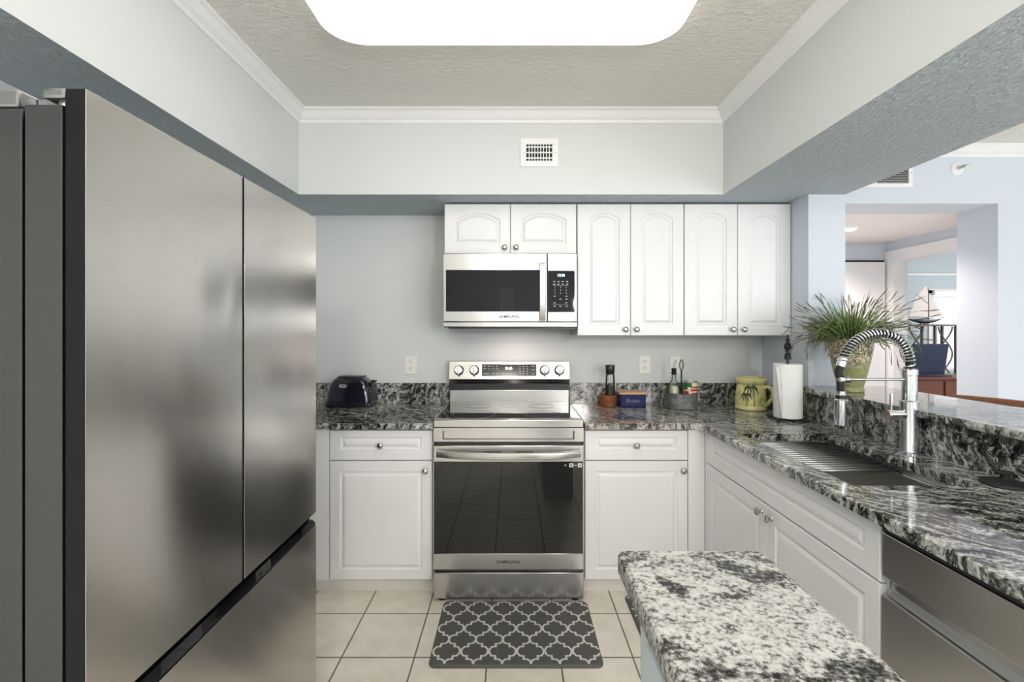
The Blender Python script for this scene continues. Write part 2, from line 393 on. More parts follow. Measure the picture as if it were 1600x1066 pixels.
struct('window_2', 'trim', (2.5, 5.7, -3.57, -3.53, 0, 0.05), (2.5, 5.7, -3.57, -3.53, 2.30, 2.35), (2.5, 2.56, -3.57, -3.53, 0.05, 2.3), (5.64, 5.7, -3.57, -3.53, 0.05, 2.3), (4.07, 4.13, -3.57, -3.53, 0.05, 2.3))
struct('ceiling_hall', 'hallceil', (BX, 3.53, 3.345, 4.48, 2.185, ZC+0.1))
struct('wall_hall_back', 'living', (BX, 3.53, 4.48, 4.60, 0, ZC+0.1))
struct('wall_hall_right', 'living', (3.53, 3.65, 3.345, 3.46, 0, ZC+0.1), (3.53, 3.65, 3.46, 4.40, 2.015, ZC+0.1), (3.53, 3.65, 4.40, 7.6, 0, ZC+0.1))
struct('trim_3', 'trim', (3.512, 3.53, 4.40, 4.475, 0, 2.10), (3.512, 3.53, 3.385, 4.40, 2.015, 2.10), (3.512, 3.53, 3.385, 3.46, 0, 2.015),
       (3.525, 3.655, 4.385, 4.40, 0, 2.015), (3.525, 3.655, 3.46, 4.385, 2.0, 2.015), (3.525, 3.655, 3.46, 3.475, 0, 2.0))
d = struct('door_1', 'trim', (1.82, 2.655, 4.445, 4.48, 0.01, 2.0), (2.665, 3.495, 4.445, 4.48, 0.01, 2.0))
B('gap').box(1.81, 3.505, 4.470, 4.481, 0, 2.02).build('door_recess', d)
struct('ceiling_study', 'hallceil', (3.65, 8.1, 3.345, 7.6, ZC, ZC+0.1))
struct('wall_study_back', 'study', (3.65, 6.60, 7.5, 7.6, 0, ZC+0.1), (6.60, 7.75, 7.5, 7.6, 0, 0.75), (6.60, 7.75, 7.5, 7.6, 1.98, ZC+0.1), (7.75, 8.1, 7.5, 7.6, 0, ZC+0.1))
struct('wall_study_right', 'study', (8.0, 8.1, 3.345, 7.5, 0, ZC+0.1))
struct('trim_4', 'trim', (3.65, 8.0, 7.475, 7.5, 2.215, 2.245))
wn = struct('window_3', 'trim', (6.58, 6.65, 7.48, 7.53, 0.75, 1.98), (7.70, 7.77, 7.48, 7.53, 0.75, 1.98), (6.58, 7.77, 7.48, 7.53, 1.93, 2.0), (6.58, 7.77, 7.48, 7.53, 0.72, 0.77), (6.65, 7.70, 7.52, 7.54, 1.34, 1.38))
struct('wall_bar', 'living', (1.60, 1.75, 0.62, SY, 0, 1.035))
struct('baseboard_living', 'trim', (3.136, 6.6, 3.045, 3.06, 0, 0.10))

# ------------------------------------------------------------------ ceiling and wall fittings
L = thing('ceiling_light', 'large white acrylic cloud light on the kitchen ceiling', 'light', (-0.04, 1.28, ZC))
def rrect(x0, x1, y0, y1, r, z, n=8):
    out = []
    for cx, cy, a0 in ((x1-r, y1-r, 0), (x0+r, y1-r, 90), (x0+r, y0+r, 180), (x1-r, y0+r, 270)):
        for i in range(n+1):
            a = math.radians(a0+90*i/n); out.append((cx+r*math.cos(a), cy+r*math.sin(a), z))
    return out
lx0, lx1, ly0, ly1 = -0.735, 0.655, 0.70, 1.925
b = B('lens')
b.loft([rrect(lx0+i, lx1-i, ly0+i, ly1-i, 0.15-i*0.5, ZC-0.0005-dz) for i, dz in ((0.006, 0.0), (0.004, 0.016), (0.012, 0.034), (0.035, 0.048), (0.09, 0.056))])
b.build('lens', L)
b = B('trim'); b.loft([rrect(lx0-0.006, lx1+0.006, ly0-0.006, ly1+0.006, 0.155, ZC-0.001), rrect(lx0-0.006, lx1+0.006, ly0-0.006, ly1+0.006, 0.155, ZC-0.006)]); b.build('rim', L)

def wall_vent(name, label, x0, x1, z0, z1, y, rows, cols, fr):
    t = thing(name, label, 'vent', ((x0+x1)/2, y, z0))
    b = B('trim'); b.box(x0, x1, y-0.008, y, z0, z0+fr, 0.002); b.box(x0, x1, y-0.008, y, z1-fr, z1, 0.002); b.box(x0, x0+fr, y-0.008, y, z0+fr, z1-fr, 0.002); b.box(x1-fr, x1, y-0.008, y, z0+fr, z1-fr, 0.002)
    b.build('frame', t)
    B('gap').box(x0+fr*0.8, x1-fr*0.8, y-0.0015, y-0.0003, z0+fr*0.8, z1-fr*0.8).build('backing', t)
    b = B('trim')
    for i in range(rows):
        z = z0+fr+(z1-z0-2*fr)*(i+0.5)/rows
        b.box(x0+fr, x1-fr, y-0.006, y-0.002, z-0.0032, z+0.0032) if cols > 3 else b.prism([(x0+fr, y-0.008, z-0.002), (x0+fr, y-0.002, z+0.002), (x0+fr, y-0.002, z+0.0032), (x0+fr, y-0.008, z-0.0002)], (x1-x0-2*fr, 0, 0))
    b.build('louvre', t)
    b = B('trim')
    for i in range(1, cols):
        x = x0+fr+(x1-x0-2*fr)*i/cols; w = 0.0022 if cols > 3 else 0.006
        b.box(x-w, x+w, y-0.007, y-0.003, z0+fr, z1-fr)
    b.build('divider', t)
    for x in (x0+fr*0.5, x1-fr*0.5): B('nickel').cyl((x, y-0.008, (z0+z1)/2), (x, y-0.010, (z0+z1)/2), 0.003).build('screw', t)
wall_vent('air_vent', 'small white grid air vent on the soffit above the microwave', 0.042, 0.246, 2.254, 2.407, SY, 3, 9, 0.032)
wall_vent('air_vent', 'white return air grille on the blue living room wall', 2.10, 2.58, 2.288, 2.475, 3.06, 12, 2, 0.026)
t = thing('fire_sprinkler', 'white sidewall fire sprinkler on the blue living room wall', 'sprinkler', (2.868, 3.06, 2.408))
B('trim').lathe([(0.042, 0), (0.042, 0.006), (0.034, 0.014), (0.014, 0.016)], (2.868, 3.06, 2.408), (0, -1, 0)).build('escutcheon', t)
b = B('nickel'); b.cyl((2.868, 3.05, 2.408), (2.868, 3.01, 2.408), 0.009); b.box(2.852, 2.884, 3.004, 3.010, 2.412, 2.416); b.tube([(2.856, 3.03, 2.408), (2.854, 3.018, 2.41), (2.864, 3.008, 2.412)], 0.003); b.tube([(2.88, 3.03, 2.408), (2.882, 3.018, 2.41), (2.872, 3.008, 2.412)], 0.003); b.box(2.868, 2.90, 3.0, 3.004, 2.418, 2.421); b.build('deflector', t)
t = thing('recessed_downlight', 'small round downlight in the hall ceiling', 'light', (2.71, 3.85, 2.185))
B('trim').lathe([(0.095, 0), (0.095, -0.006), (0.072, -0.008), (0.07, -0.001)], (2.71, 3.85, 2.185), cap1=False).build('ring', t)
B('lamp').lathe([(0.07, 0), (0.07, -0.004)], (2.71, 3.85, 2.1848)).build('lens', t)
ld = bpy.data.lights.new('downlight_lamp', 'SPOT'); ld.energy = 62; ld.color = (1.0, 0.86, 0.80); ld.spot_size = 2.6; ld.spot_blend = 0.6; ld.shadow_soft_size = 0.07
lo_ = bpy.data.objects.new('downlight_lamp', ld); lo_.location = (2.71, 3.85, 2.17); COL.objects.link(lo_)

def outlet(label, x, z, slots=True):
    t = thing('wall_outlet', label, 'outlet', (x, YB, z))
    B('plate').box(x-0.036, x+0.036, YB-0.007, YB, z-0.058, z+0.058, 0.003).build('cover_plate', t)
    for k in (-1, 1):
        b = B('plate', 'slot'); c = z+0.0215*k
        b.lathe([(0.017, 0), (0.017, 0.003)], (x, YB-0.0068, c), (0, -1, 0), 20)
        b.use(1)
        for dx in (-0.0063, 0.0063): b.box(x+dx-0.0012, x+dx+0.0012, YB-0.0108, YB-0.0096, c, c+0.009)
        b.cyl((x, YB-0.0096, c-0.007), (x, YB-0.0108, c-0.007), 0.0026, seg=10)
        b.build('socket', t)
outlet('white wall outlet left of the range above the toaster counter', -0.655, 1.141)
outlet('white wall outlet above the blue butter dish', 0.848, 1.144)
outlet('white wall outlet partly behind the oil bottle', 1.046, 1.140)

# ------------------------------------------------------------------ cabinets
def panel(parent, name, org, w, h, face, m=0.06, arch=0.0, mt=None, t=0.019, steps=None, mname='cab'):
    """raised-panel door or drawer front; org is the lower left corner of its front as one faces it"""
    mt = m if mt is None else mt
    N = 16
    if face == '-Y': P = lambda u, v, d: (org[0]+u, org[1]-d, org[2]+v)
    else: P = lambda u, v, d: (org[0]-d, org[1]-u, org[2]+v)
    def ring(i, d, inner=False):
        if not inner: l, r, bo, tp, ar = i, w-i, i, h-i, 0
        else: l, r, bo, tp, ar = m+i, w-m-i, m+i, h-mt-i, arch
        pts = [(l, bo), (r, bo)]
        for k in range(N+1):
            f = k/N; u = r+(l-r)*f; s = 2*f-1
            pts.append((u, tp-ar*(s*s)))
        return [P(u, v, d) for u, v in pts]
    b = B(mname)
    b.loft([ring(0, -t), ring(0, -0.004), ring(0.0015, -0.001), ring(0.004, 0), ring(0, 0, True), ring(0.002, -0.005, True), ring(0.006, -0.008, True), ring(0.010, -0.008, True), ring(0.024, -0.0008, True), ring(0.027, 0, True)], smooth=False)
    return b.build(name, parent, sharp=12)
KN = [0]
def knob(parent, x, y, z, axis):
    b = B('nickel'); b.lathe([(0.009, 0), (0.008, 0.002), (0.0055, 0.005), (0.005, 0.012), (0.010, 0.016), (0.0145, 0.020), (0.0150, 0.024), (0.012, 0.028), (0.006, 0.030)], (x, y, z), axis, 24)
    return b.build('knob', parent)
UF = 2.725      # face of the wall cabinet doors
def wall_cab(name, label, x0, x1, z0, z1, arch, knobs_in=True, mt=0.052, m=0.062):
    t = thing(name, label, 'cabinet', ((x0+x1)/2, YB, z0), 'white wall cabinets')
    B('cab').box(x0, x1, UF+0.021, YB, z0, z1, 0.001).build('body', t)
    w = (x1-x0)/2
    for k in range(2):
        d = panel(t, 'door', (x0+k*w+0.0015, UF, z0+0.001), w-0.003, z1-z0-0.004, '-Y', m, arch, mt)
        kx = x0+w-0.032 if k == 0 else x0+w+0.032
        knob(d, kx, UF, z0+0.036, (0, -1, 0))
wall_cab('wall_cabinet', 'short white two door cabinet directly above the microwave', -0.394, 0.368, 1.806, 2.097, 0.038, m=0.058)
wall_cab('wall_cabinet', 'tall white two door wall cabinet beside the microwave', 0.372, 0.986, 1.336, 2.097, 0.034)
wall_cab('wall_cabinet', 'tall white two door wall cabinet at the corner by the pillar', 0.988, 1.602, 1.336, 2.097, 0.034)

BF = 2.426      # face of the base cabinet doors (back run)
ZK, ZT = 0.865, 0.897   # underside / top of worktop
t = thing('base_cabinet', 'white base cabinet left of the range with one drawer and one door', 'cabinet', (-0.7, YB, 0), 'white base cabinets')
B('cab').box(-1.48, -0.408, BF+0.021, YB-0.03, 0.085, ZK).build('body', t)
B('toe').box(-1.48, -0.408, BF+0.062, BF+0.09, 0, 0.085).build('toe_kick', t)
B('cab').box(-1.48, -0.942, BF, BF+0.021, 0.085, ZK-0.004, 0.002).build('filler', t)
d = panel(t, 'drawer', (-0.938, BF, 0.702), 0.526, 0.153, '-Y', 0.056, 0, 0.034); knob(d, -0.675, BF, 0.781, (0, -1, 0))
d = panel(t, 'door', (-0.938, BF, 0.090), 0.526, 0.607, '-Y', 0.052); knob(d, -0.445, BF, 0.652, (0, -1, 0))
t = thing('base_cabinet', 'white base cabinet right of the range with one drawer and one door', 'cabinet', (0.64, YB, 0), 'white base cabinets')
B('cab').box(0.366, 0.96, BF+0.021, YB-0.03, 0.085, ZK).build('body', t)
B('toe').box(0.366, 1.04, BF+0.062, BF+0.09, 0, 0.085).build('toe_kick', t)
B('cab').box(0.900, 0.985, BF, BF+0.021, 0.085, ZK-0.004, 0.002).build('filler', t)
d = panel(t, 'drawer', (0.371, BF, 0.702), 0.526, 0.153, '-Y', 0.056, 0, 0.034); knob(d, 0.633, BF, 0.781, (0, -1, 0))
d = panel(t, 'door', (0.371, BF, 0.090), 0.526, 0.607, '-Y', 0.052); knob(d, 0.872, BF, 0.652, (0, -1, 0))
SXF = 0.985     # face of the sink run
t = thing('base_cabinet', 'long white sink cabinet with a false drawer front over two doors', 'cabinet', (1.3, 1.85, 0), 'white base cabinets')
b = B('cab'); b.box(SXF+0.021, SXF+0.04, 1.268, 2.44, 0.085, ZK); b.box(SXF+0.04, 1.57, 1.268, 1.285, 0.085, ZK); b.box(SXF+0.04, 1.57, 1.285, 2.44, 0.085, 0.105); b.build('body', t)
B('toe').box(SXF+0.062, SXF+0.09, 1.268, 2.46, 0, 0.085).build('toe_kick', t)
B('cab').box(SXF, SXF+0.021, 2.405, BF-0.001, 0.085, ZK-0.004, 0.002).build('filler', t)
panel(t, 'drawer_front', (SXF, 2.401, 0.697), 1.131, 0.155, '-X', 0.056, 0, 0.034)
d = panel(t, 'door', (SXF, 2.401, 0.090), 0.564, 0.602, '-X', 0.055); knob(d, SXF, 2.401-0.53, 0.655, (-1, 0, 0))
d = panel(t, 'door', (SXF, 2.401-0.567, 0.090), 0.564, 0.602, '-X', 0.055); knob(d, SXF, 2.401-0.601, 0.655, (-1, 0, 0))

# ------------------------------------------------------------------ worktops
CF, CX = 2.398, 0.955
def slab(b, pts, z0, z1, r=0.006):
    def inset(pts, d):
        out = []; n = len(pts)
        for i in range(n):
            p, q, s = Vector(pts[i-1]), Vector(pts[i]), Vector(pts[(i+1) % n])
            a = (q-p).normalized(); c = (s-q).normalized(); na = Vector((-a.y, a.x)); nc = Vector((-c.y, c.x))
            m = (na+nc); m = m/(m.dot(na)); out.append(q+m*d)
        return out
    L = lambda d, z: [(p.x, p.y, z) for p in inset(pts, d)]
    b.loft([L(r, z0), L(r*0.3, z0+r*0.3), L(0, z0+r), L(0, z1-r), L(r*0.3, z1-r*0.3), L(r, z1)], smooth=True)
    return b
t = thing('worktop', 'dark swirled granite worktop left of the range with the toaster on it', 'worktop', (-0.72, YB, ZK))
slab(B('granite'), [(-1.498, CF), (-0.404, CF), (-0.404, YB), (-1.498, YB)], ZK, ZT, 0.004).build('slab', t)
B('granite').box(-1.50, -0.404, 3.028, YB, ZT, 1.028, 0.002).build('backsplash', t)
t = thing('worktop', 'long dark granite worktop wrapping the corner and holding the sink', 'worktop', (1.2, YB, ZK))
# slab with a sink cut-out, built as strips around the hole
HX0, HX1, HY0, HY1 = 1.042, 1.43, 1.45, 2.16
b = B('granite_tan')
outer = [(0.366, YB), (0.366, CF), (CX-0.02, CF), (CX, CF-0.02), (CX, 0.60), (1.60, 0.60), (1.60, YB)]
hole = [(x, y) for x, y, _ in rrect(HX0, HX1, HY0, HY1, 0.018, 0, 4)]
def face_ring(b, outer, hole, z):
    vo = b.ring([(x, y, z) for x, y in outer]); vh = b.ring([(x, y, z) for x, y in hole])
    es = [b.bm.edges.new((vo[i], vo[(i+1) % len(vo)])) for i in range(len(vo))] + [b.bm.edges.new((vh[i], vh[(i+1) % len(vh)])) for i in range(len(vh))]
    bmesh.ops.triangle_fill(b.bm, edges=es, use_beauty=True, use_dissolve=False)
    return vo, vh
def inset_poly(pts, d):
    out = []; n = len(pts)
    for i in range(n):
        p, q, s = Vector(pts[i-1]), Vector(pts[i]), Vector(pts[(i+1) % n])
        a = (q-p).normalized(); c = (s-q).normalized(); na = Vector((-a.y, a.x)); nc = Vector((-c.y, c.x))
        m = (na+nc); m = m/(m.dot(na)); q = q+m*d; out.append((q.x, q.y))
    return out
to, th = face_ring(b, inset_poly(outer, 0.004), hole, ZT); bo, bh = face_ring(b, outer, hole, ZK)
mo = b.ring([(x, y, ZT-0.004) for x, y in outer])
b.bridge(to, mo); b.bridge(mo, bo); b.bridge(th, bh)
b.build('slab', t)
B('granite').box(0.366, 1.583, 3.028, YB, ZT, 1.028, 0.002).build('backsplash', t)
B('granite').box(1.583, PX, SY+0.0, YB, ZT, 1.028, 0.002).build('backsplash', t)
B('granite').box(1.575, 1.60, 0.62, SY, ZT, 1.037).build('riser', t)
o = slab(B('granite'), [(1.545, 0.60), (2.0, 0.60), (2.0, SY-0.002), (1.545, SY-0.002)], 1.037, 1.066, 0.005).build('breakfast_bar', origin=(1.77, 1.6, 1.037))
o['label'] = 'polished granite raised bar top with the potted plant on it'; o['category'] = 'bar counter'

# ------------------------------------------------------------------ sink, rack, faucet, stopper
t = thing('kitchen_sink', 'stainless undermount workstation sink set into the granite', 'sink', (1.236, 1.8, ZK-0.22))
b = B('sink')
rs = lambda i, z, r=0.02: rrect(HX0-0.004+i, HX1+0.004-i, HY0-0.004+i, HY1+0.004-i, r, z, 4)
def add_shell(b, rings):
    rr = [b.ring(r) for r in rings]
    for p, q in zip(rr, rr[1:]): b.bridge(p, q, smooth=False)
    b.face(rr[-1])
add_shell(b, [rs(-0.02, ZK-0.001), rs(0.0, ZK-0.001), rs(0.0, ZK-0.016), rs(0.022, ZK-0.016), rs(0.024, ZK-0.018), rs(0.026, ZK-0.2), rs(0.04, ZK-0.215)])
b.build('basin', t)
B('chrome').lathe([(0.042, 0), (0.042, 0.003), (0.02, 0.001)], (1.236, 1.8, ZK-0.2145)).build('drain', t)
t = thing('drying_rack', 'roll up steel drying rack lying across the far half of the sink', 'rack', (1.236, 1.93, ZK-0.014))
n = 15
for i in range(n):
    y = 1.735+(2.145-1.735)*i/(n-1)
    B('steel_mid').cyl((HX0+0.008, y, ZK-0.008), (HX1-0.012, y, ZK-0.008), 0.0065, seg=10).build('rod', t)
for x in (HX0+0.008, HX1-0.014): B('blackmatte').box(x-0.005, x+0.006, 1.725, 2.152, ZK-0.0155, ZK-0.001, 0.002).build('end_strip', t)

fx, fy = 1.533, 1.83
t = thing('kitchen_faucet', 'chrome spring neck faucet with pull down sprayer beside the sink', 'faucet', (fx, fy, ZT))
B('chrome').lathe([(0.036, 0), (0.036, 0.005), (0.031, 0.008), (0.0305, 0.010), (0.0305, 0.200), (0.0275, 0.204), (0.0245, 0.205), (0.0245, 0.300), (0.027, 0.302), (0.027, 0.322), (0.020, 0.326)], (fx, fy, ZT), seg=32).build('column', t)
def arc(n):
    pts = [(fx, fy, 1.222), (fx, fy, 1.236)]
    for i in range(n+1):
        f = i/n
        if f < 0.45: a = f/0.45*math.pi/2; pts.append((fx-0.115+0.115*math.cos(a), fy, 1.247+0.112*math.sin(a)))
        else: a = (f-0.45)/0.55*math.radians(76); pts.append((fx-0.115-0.150*math.sin(a), fy, 1.359-0.145*(1-math.cos(a))))
    return pts
path = arc(60)
B('blackmatte').tube(path, 0.0125, 12).build('hose', t)
helix = []; turns = 30; npt = 30*12
P = [Vector(p) for p in path]
for i in range(npt+1):
    f = i/npt*(len(P)-1); k = min(int(f), len(P)-2); p = P[k].lerp(P[k+1], f-k); tg = (P[min(k+1, len(P)-1)]-P[max(k-1, 0)]).normalized()
    n1 = Vector((0, 1, 0)); n2 = tg.cross(n1).normalized(); a = 2*math.pi*turns*i/npt
    helix.append(p + (n1*math.cos(a)+n2*math.sin(a))*0.0165)
B('chrome').tube(helix, 0.0034, 6).build('spring', t)
e = P[-1]; ed = (P[-1]-P[-3]).normalized(); sx = 1.270
B('chrome').cyl(e-ed*0.015, e+ed*0.018, 0.0165).build('spring_collar', t)
B('blackmatte').tube([e+ed*0.01, e+ed*0.04+Vector((-0.002, 0, 0)), (sx-0.006, fy, 1.19), (sx, fy, 1.105)], 0.0125, 14).build('spray_hose', t)
b = B('chrome', 'black'); b.lathe([(0.0145, 0.130), (0.0145, 0.118), (0.0185, 0.116), (0.0185, 0.100), (0.0225, 0.096), (0.0235, 0.02), (0.0225, 0.0), (0.018, -0.002)], (sx, fy, 1.006), seg=24)
b.use(1); b.lathe([(0.0190, 0.101), (0.0190, 0.115)], (sx, fy, 1.006), seg=24); b.box(sx+0.010, sx+0.018, fy-0.024, fy-0.014, 1.045, 1.075, 0.003); b.build('spray_head', t)
b = B('nickel'); b.cyl((fx-0.02, fy, 1.181), (sx+0.02, fy, 1.181), 0.0055); b.lathe([(0.010, -0.012), (0.013, -0.006), (0.013, 0.006), (0.010, 0.012)], (sx+0.022, fy, 1.181), (1, 0, 0)); b.lathe([(0.017, -0.008), (0.019, 0), (0.017, 0.008)], (sx, fy, 1.181), (0, 0, 1), cap0=False, cap1=False); b.build('support_arm', t)
b = B('chrome'); b.cyl((fx-0.02, fy, 1.043), (fx-0.088, fy, 1.043), 0.0195, seg=24); b.build('handle', t)
B('chrome').cyl((fx-0.070, fy, 1.055), (fx-0.070, fy, 1.125), 0.0050).build('lever', t)
t = thing('sink_stopper', 'black rubber sink stopper with knob on the granite by the riser', 'stopper', (1.512, 1.455, ZT))
B('blackmatte').lathe([(0.058, 0), (0.060, 0.003), (0.057, 0.010), (0.020, 0.014), (0.012, 0.020), (0.012, 0.032), (0.022, 0.034), (0.024, 0.038), (0.020, 0.042)], (1.512, 1.455, ZT)).build('disc', t)

# ------------------------------------------------------------------ dishwasher
t = thing('dishwasher', 'stainless dishwasher with a recessed pocket handle', 'dishwasher', (1.28, 0.965, 0))
dy0, dy1, dx = 0.665, 1.262, 0.982
B('black').box(dx+0.03, 1.56, dy0, dy1, 0.10, ZK-0.004).build('body', t)
B('black').box(dx+0.07, dx+0.10, dy0, dy1, 0, 0.10).build('toe_kick', t)
B('steel').box(dx, dx+0.03, dy0+0.002, dy1-0.002, 0.722, 0.838, 0.003).build('control_band', t)
b = B('steel'); b.prism([(dx, dy0+0.002, 0.105), (dx, dy0+0.002, 0.668), (dx+0.003, dy0+0.002, 0.672), (dx+0.012, dy0+0.002, 0.672), (dx+0.025, dy0+0.002, 0.69), (dx+0.03, dy0+0.002, 0.721), (dx+0.03, dy0+0.002, 0.105)], (0, dy1-dy0-0.004, 0)); b.build('door', t)
B('black').box(dx+0.004, dx+0.03, dy0, dy1, 0.840, 0.862).build('vent_strip', t)

# ------------------------------------------------------------------ island
t = thing('kitchen_island', 'narrow grey speckled granite island in the foreground', 'island', (0.37, 0.45, 0))
pts = [(x, y) for x, y, _ in rrect(0.217, 0.524, -0.15, 0.997, 0.022, 0, 4)]
slab(B('speckle'), pts, 0.868, 0.914, 0.009).build('granite_top', t)
b = B('islandbase'); b.box(0.252, 0.49, -0.12, 0.935, 0.0, 0.868, 0.002); b.build('base', t)
b = B('islandbase'); b.box(0.246, 0.252, -0.06, 0.875, 0.10, 0.80, 0.002); b.build('side_panel', t)

# ------------------------------------------------------------------ microwave
mx0, mx1, my, mz0, mz1 = -0.392, 0.362, 2.66, 1.383, 1.800
t = thing('microwave', 'stainless over the range microwave below the short cabinet', 'microwave', (0, YB, mz0))
B('black').box(mx0+0.003, mx1-0.003, my+0.04, YB-0.002, mz0, mz1).build('body', t)
sx_ = mx0+0.587
z = lambda y: HC+(513-y)/278
b = B('steel', 'blackglass'); b.box(mx0, sx_-0.001, my, my+0.04, z(503), mz1, 0.004)
b.use(1); b.box(mx0+0.017, sx_-0.012, my-0.0015, my+0.01, z(487), z(422), 0.001); d = b.build('door', t)
b = B('steel', 'blackglass'); b.box(sx_+0.001, mx1, my, my+0.04, z(503), mz1, 0.004)
b.use(1); b.box(sx_+0.004, mx1-0.013, my-0.0015, my+0.01, z(488), z(423), 0.002); cp = b.build('control_panel', t)
b = B('steel'); b.box(mx0, mx1, my, my+0.05, mz0+0.003, z(503.5), 0.003); b.build('vent_strip', t)
b = B('black'); b.box(mx0+0.03, mx1-0.008, my+0.012, my+0.1, mz0-0.008, mz0+0.002); b.build('bottom_lip', t)
b = B('steel'); hx = mx0+0.5585
hp = [(hx, my-0.018, z(411)), (hx, my-0.030, z(420)), (hx, my-0.036, z(440)), (hx, my-0.038, z(456)), (hx, my-0.036, z(472)), (hx, my-0.030, z(492)), (hx, my-0.018, z(501))]
rings = []
for p in hp: rings.append([(p[0]-0.017, p[1]+0.006, p[2]), (p[0]-0.015, p[1], p[2]), (p[0]+0.015, p[1], p[2]), (p[0]+0.017, p[1]+0.006, p[2]), (p[0]+0.014, p[1]+0.012, p[2]), (p[0]-0.014, p[1]+0.012, p[2])])
b.loft(rings); b.box(hx-0.012, hx+0.012, my-0.012, my, z(418), z(412)); b.box(hx-0.012, hx+0.012, my-0.012, my, z(500), z(494)); b.build('handle', d)
B('tasklens').box(-0.05, 0.09, my+0.06, my+0.11, mz0-0.003, mz0).build('task_lamp', t)
la = bpy.data.lights.new('hood_lamp', 'SPOT'); la.shadow_soft_size = 0.02; la.energy = 3.0; la.spot_size = 2.75; la.spot_blend = 1.0; la.color = (1.0, 0.82, 0.74)
lo_ = bpy.data.objects.new('hood_lamp', la); lo_.location = (0.02, my+0.085, mz0-0.03); lo_.rotation_euler = (0.35, 0, 0); COL.objects.link(lo_)
text('logo', 'SAMSUNG', 0.020, (mx0+0.372, my-0.0006, z(495)), t, 'logo', sx=1.25)
px = lambda x: (x-801)/278
text('clock_display', '12:26', 0.020, (px(876.5), my-0.002, z(430.5)), cp, 'digit')
b = B('mark')
for yy, xs in ((440.3, (866, 872.5, 879, 886)), (444.3, (866, 872.5, 879, 886)), (463, (866.5, 885)), (467.5, (875.5, 885)), (473.5, (866.5, 884.5)), (478.8, (866.5, 875.5, 885))):
    for x_ in xs: b.box(px(x_-1.6), px(x_+1.6), my-0.0024, my-0.0012, z(yy+0.45), z(yy-0.45))
b.box(px(863.5), px(888), my-0.0022, my-0.0012, z(446.4), z(446.2)); b.box(px(863.5), px(888), my-0.0022, my-0.0012, z(476.2), z(476.0))
b.build('marking', cp)
for r_, row in enumerate(('123', '456', '789')):
    for c_, ch in enumerate(row): text('key_digit', ch, 0.011, (px(867+c_*8.8), my-0.002, z(449.5+r_*4.5)), cp, 'mark')

# ------------------------------------------------------------------ range
rx0, rx1, ry = -0.400, 0.358, 2.390
zz = lambda y: HC+(513-y)/309.6
zg = lambda y: HC+(513-y)/248
rc = (rx0+rx1)/2
t = thing('cooking_range', 'stainless electric range with black glass cooktop and oven window', 'range', (rc, YB, 0))
B('steel_dark').box(rx0+0.004, rx1-0.004, ry+0.045, 3.02, 0.03, 0.905).build('body', t)
b = B('blackglass', 'steel'); b.box(rx0+0.006, rx1-0.006, ry+0.012, 2.99, 0.900, 0.9155, 0.002)
b.use(1); b.box(rx0, rx0+0.007, ry+0.01, 3.0, 0.885, 0.9165, 0.002); b.box(rx1-0.007, rx1, ry+0.01, 3.0, 0.885, 0.9165, 0.002); ct = b.build('cooktop', t)
b = B('greymark')
for (cx, cy, r_) in ((rc-0.19, 2.55, 0.115), (rc+0.19, 2.55, 0.10), (rc-0.19, 2.82, 0.075), (rc+0.19, 2.82, 0.075), (rc, 2.84, 0.06)):
    b.tube([(cx+r_*math.cos(a*math.pi/24), cy+r_*math.sin(a*math.pi/24), 0.9155) for a in range(48)], 0.0009, 4, closed=True)
b.build('burner_ring', ct)
b = B('steel'); b.box(rx0, rx1, ry, ry+0.05, zz(668.5), 0.9165, 0.004); b.build('front_trim', t)
# recessed front panel
b = B('steel')
pf = lambda i, d: [(rx0+0.0005+i[0], ry+d, zz(690.5)+i[1]), (rx1-0.0005-i[0], ry+d, zz(690.5)+i[1]), (rx1-0.0005-i[0], ry+d, zz(669.3)-i[2]), (rx0+0.0005+i[0], ry+d, zz(669.3)-i[2])]
b.loft([pf((0, 0, 0), 0.045), pf((0, 0, 0), 0.002), pf((0.045, 0.010, 0.014), 0.002), pf((0.052, 0.016, 0.016), 0.010)], smooth=False); b.build('front_panel', t)
B('black').box(rx0+0.006, rx1-0.006, ry+0.02, ry+0.06, zz(697), zz(690)).build('gap_strip', t)
b = B('steel', 'ovenglass'); b.box(rx0, rx1, ry-0.002, ry+0.045, zz(722), zz(696.3), 0.003); b.box(rx0, rx1, ry-0.002, ry+0.045, zz(890), zz(865), 0.003); b.box(rx0, rx0+0.003, ry, ry+0.045, zz(865), zz(722)); b.box(rx1-0.003, rx1, ry, ry+0.045, zz(865), zz(722))
b.use(1); b.box(rx0+0.003, rx1-0.003, ry-0.001, ry+0.04, zz(865), zz(722)); od = b.build('oven_door', t)
for xa, xb in ((rx0+0.255, rx0+0.345), (rx0+0.415, rx0+0.505)): B('gap').box(xa, xb, ry-0.0032, ry-0.0018, zz(707), zz(705.6)).build('vent_slot', od)
b = B('steel'); rings = []
for i in range(25):
    f = i/24; u = 2*f-1; x = rx0+0.018+(rx1-rx0-0.036)*f; yo = ry-0.022-0.040*(1-u*u); zc = zz(708.2)+0.004*(u*u)-0.002
    rings.append([(x, yo, zc+0.016), (x, yo-0.004, zc+0.012), (x, yo-0.006, zc), (x, yo-0.003, zc-0.016), (x, yo+0.002, zc-0.019), (x, yo+0.012, zc-0.016), (x, yo+0.014, zc+0.013), (x, yo+0.008, zc+0.017)])
b.loft(rings); b.box(rx0+0.02, rx0+0.045, ry-0.012, ry, zz(708)-0.012, zz(708)+0.012); b.box(rx1-0.045, rx1-0.02, ry-0.012, ry, zz(708)-0.012, zz(708)+0.012); b.build('handle', od)
text('logo', 'SAMSUNG', 0.021, (rc+0.0, ry-0.0025, zz(878)), od, 'logo', sx=1.25)
b = B('mark', 'greymark'); X_ = lambda x: (x-801)/309.6
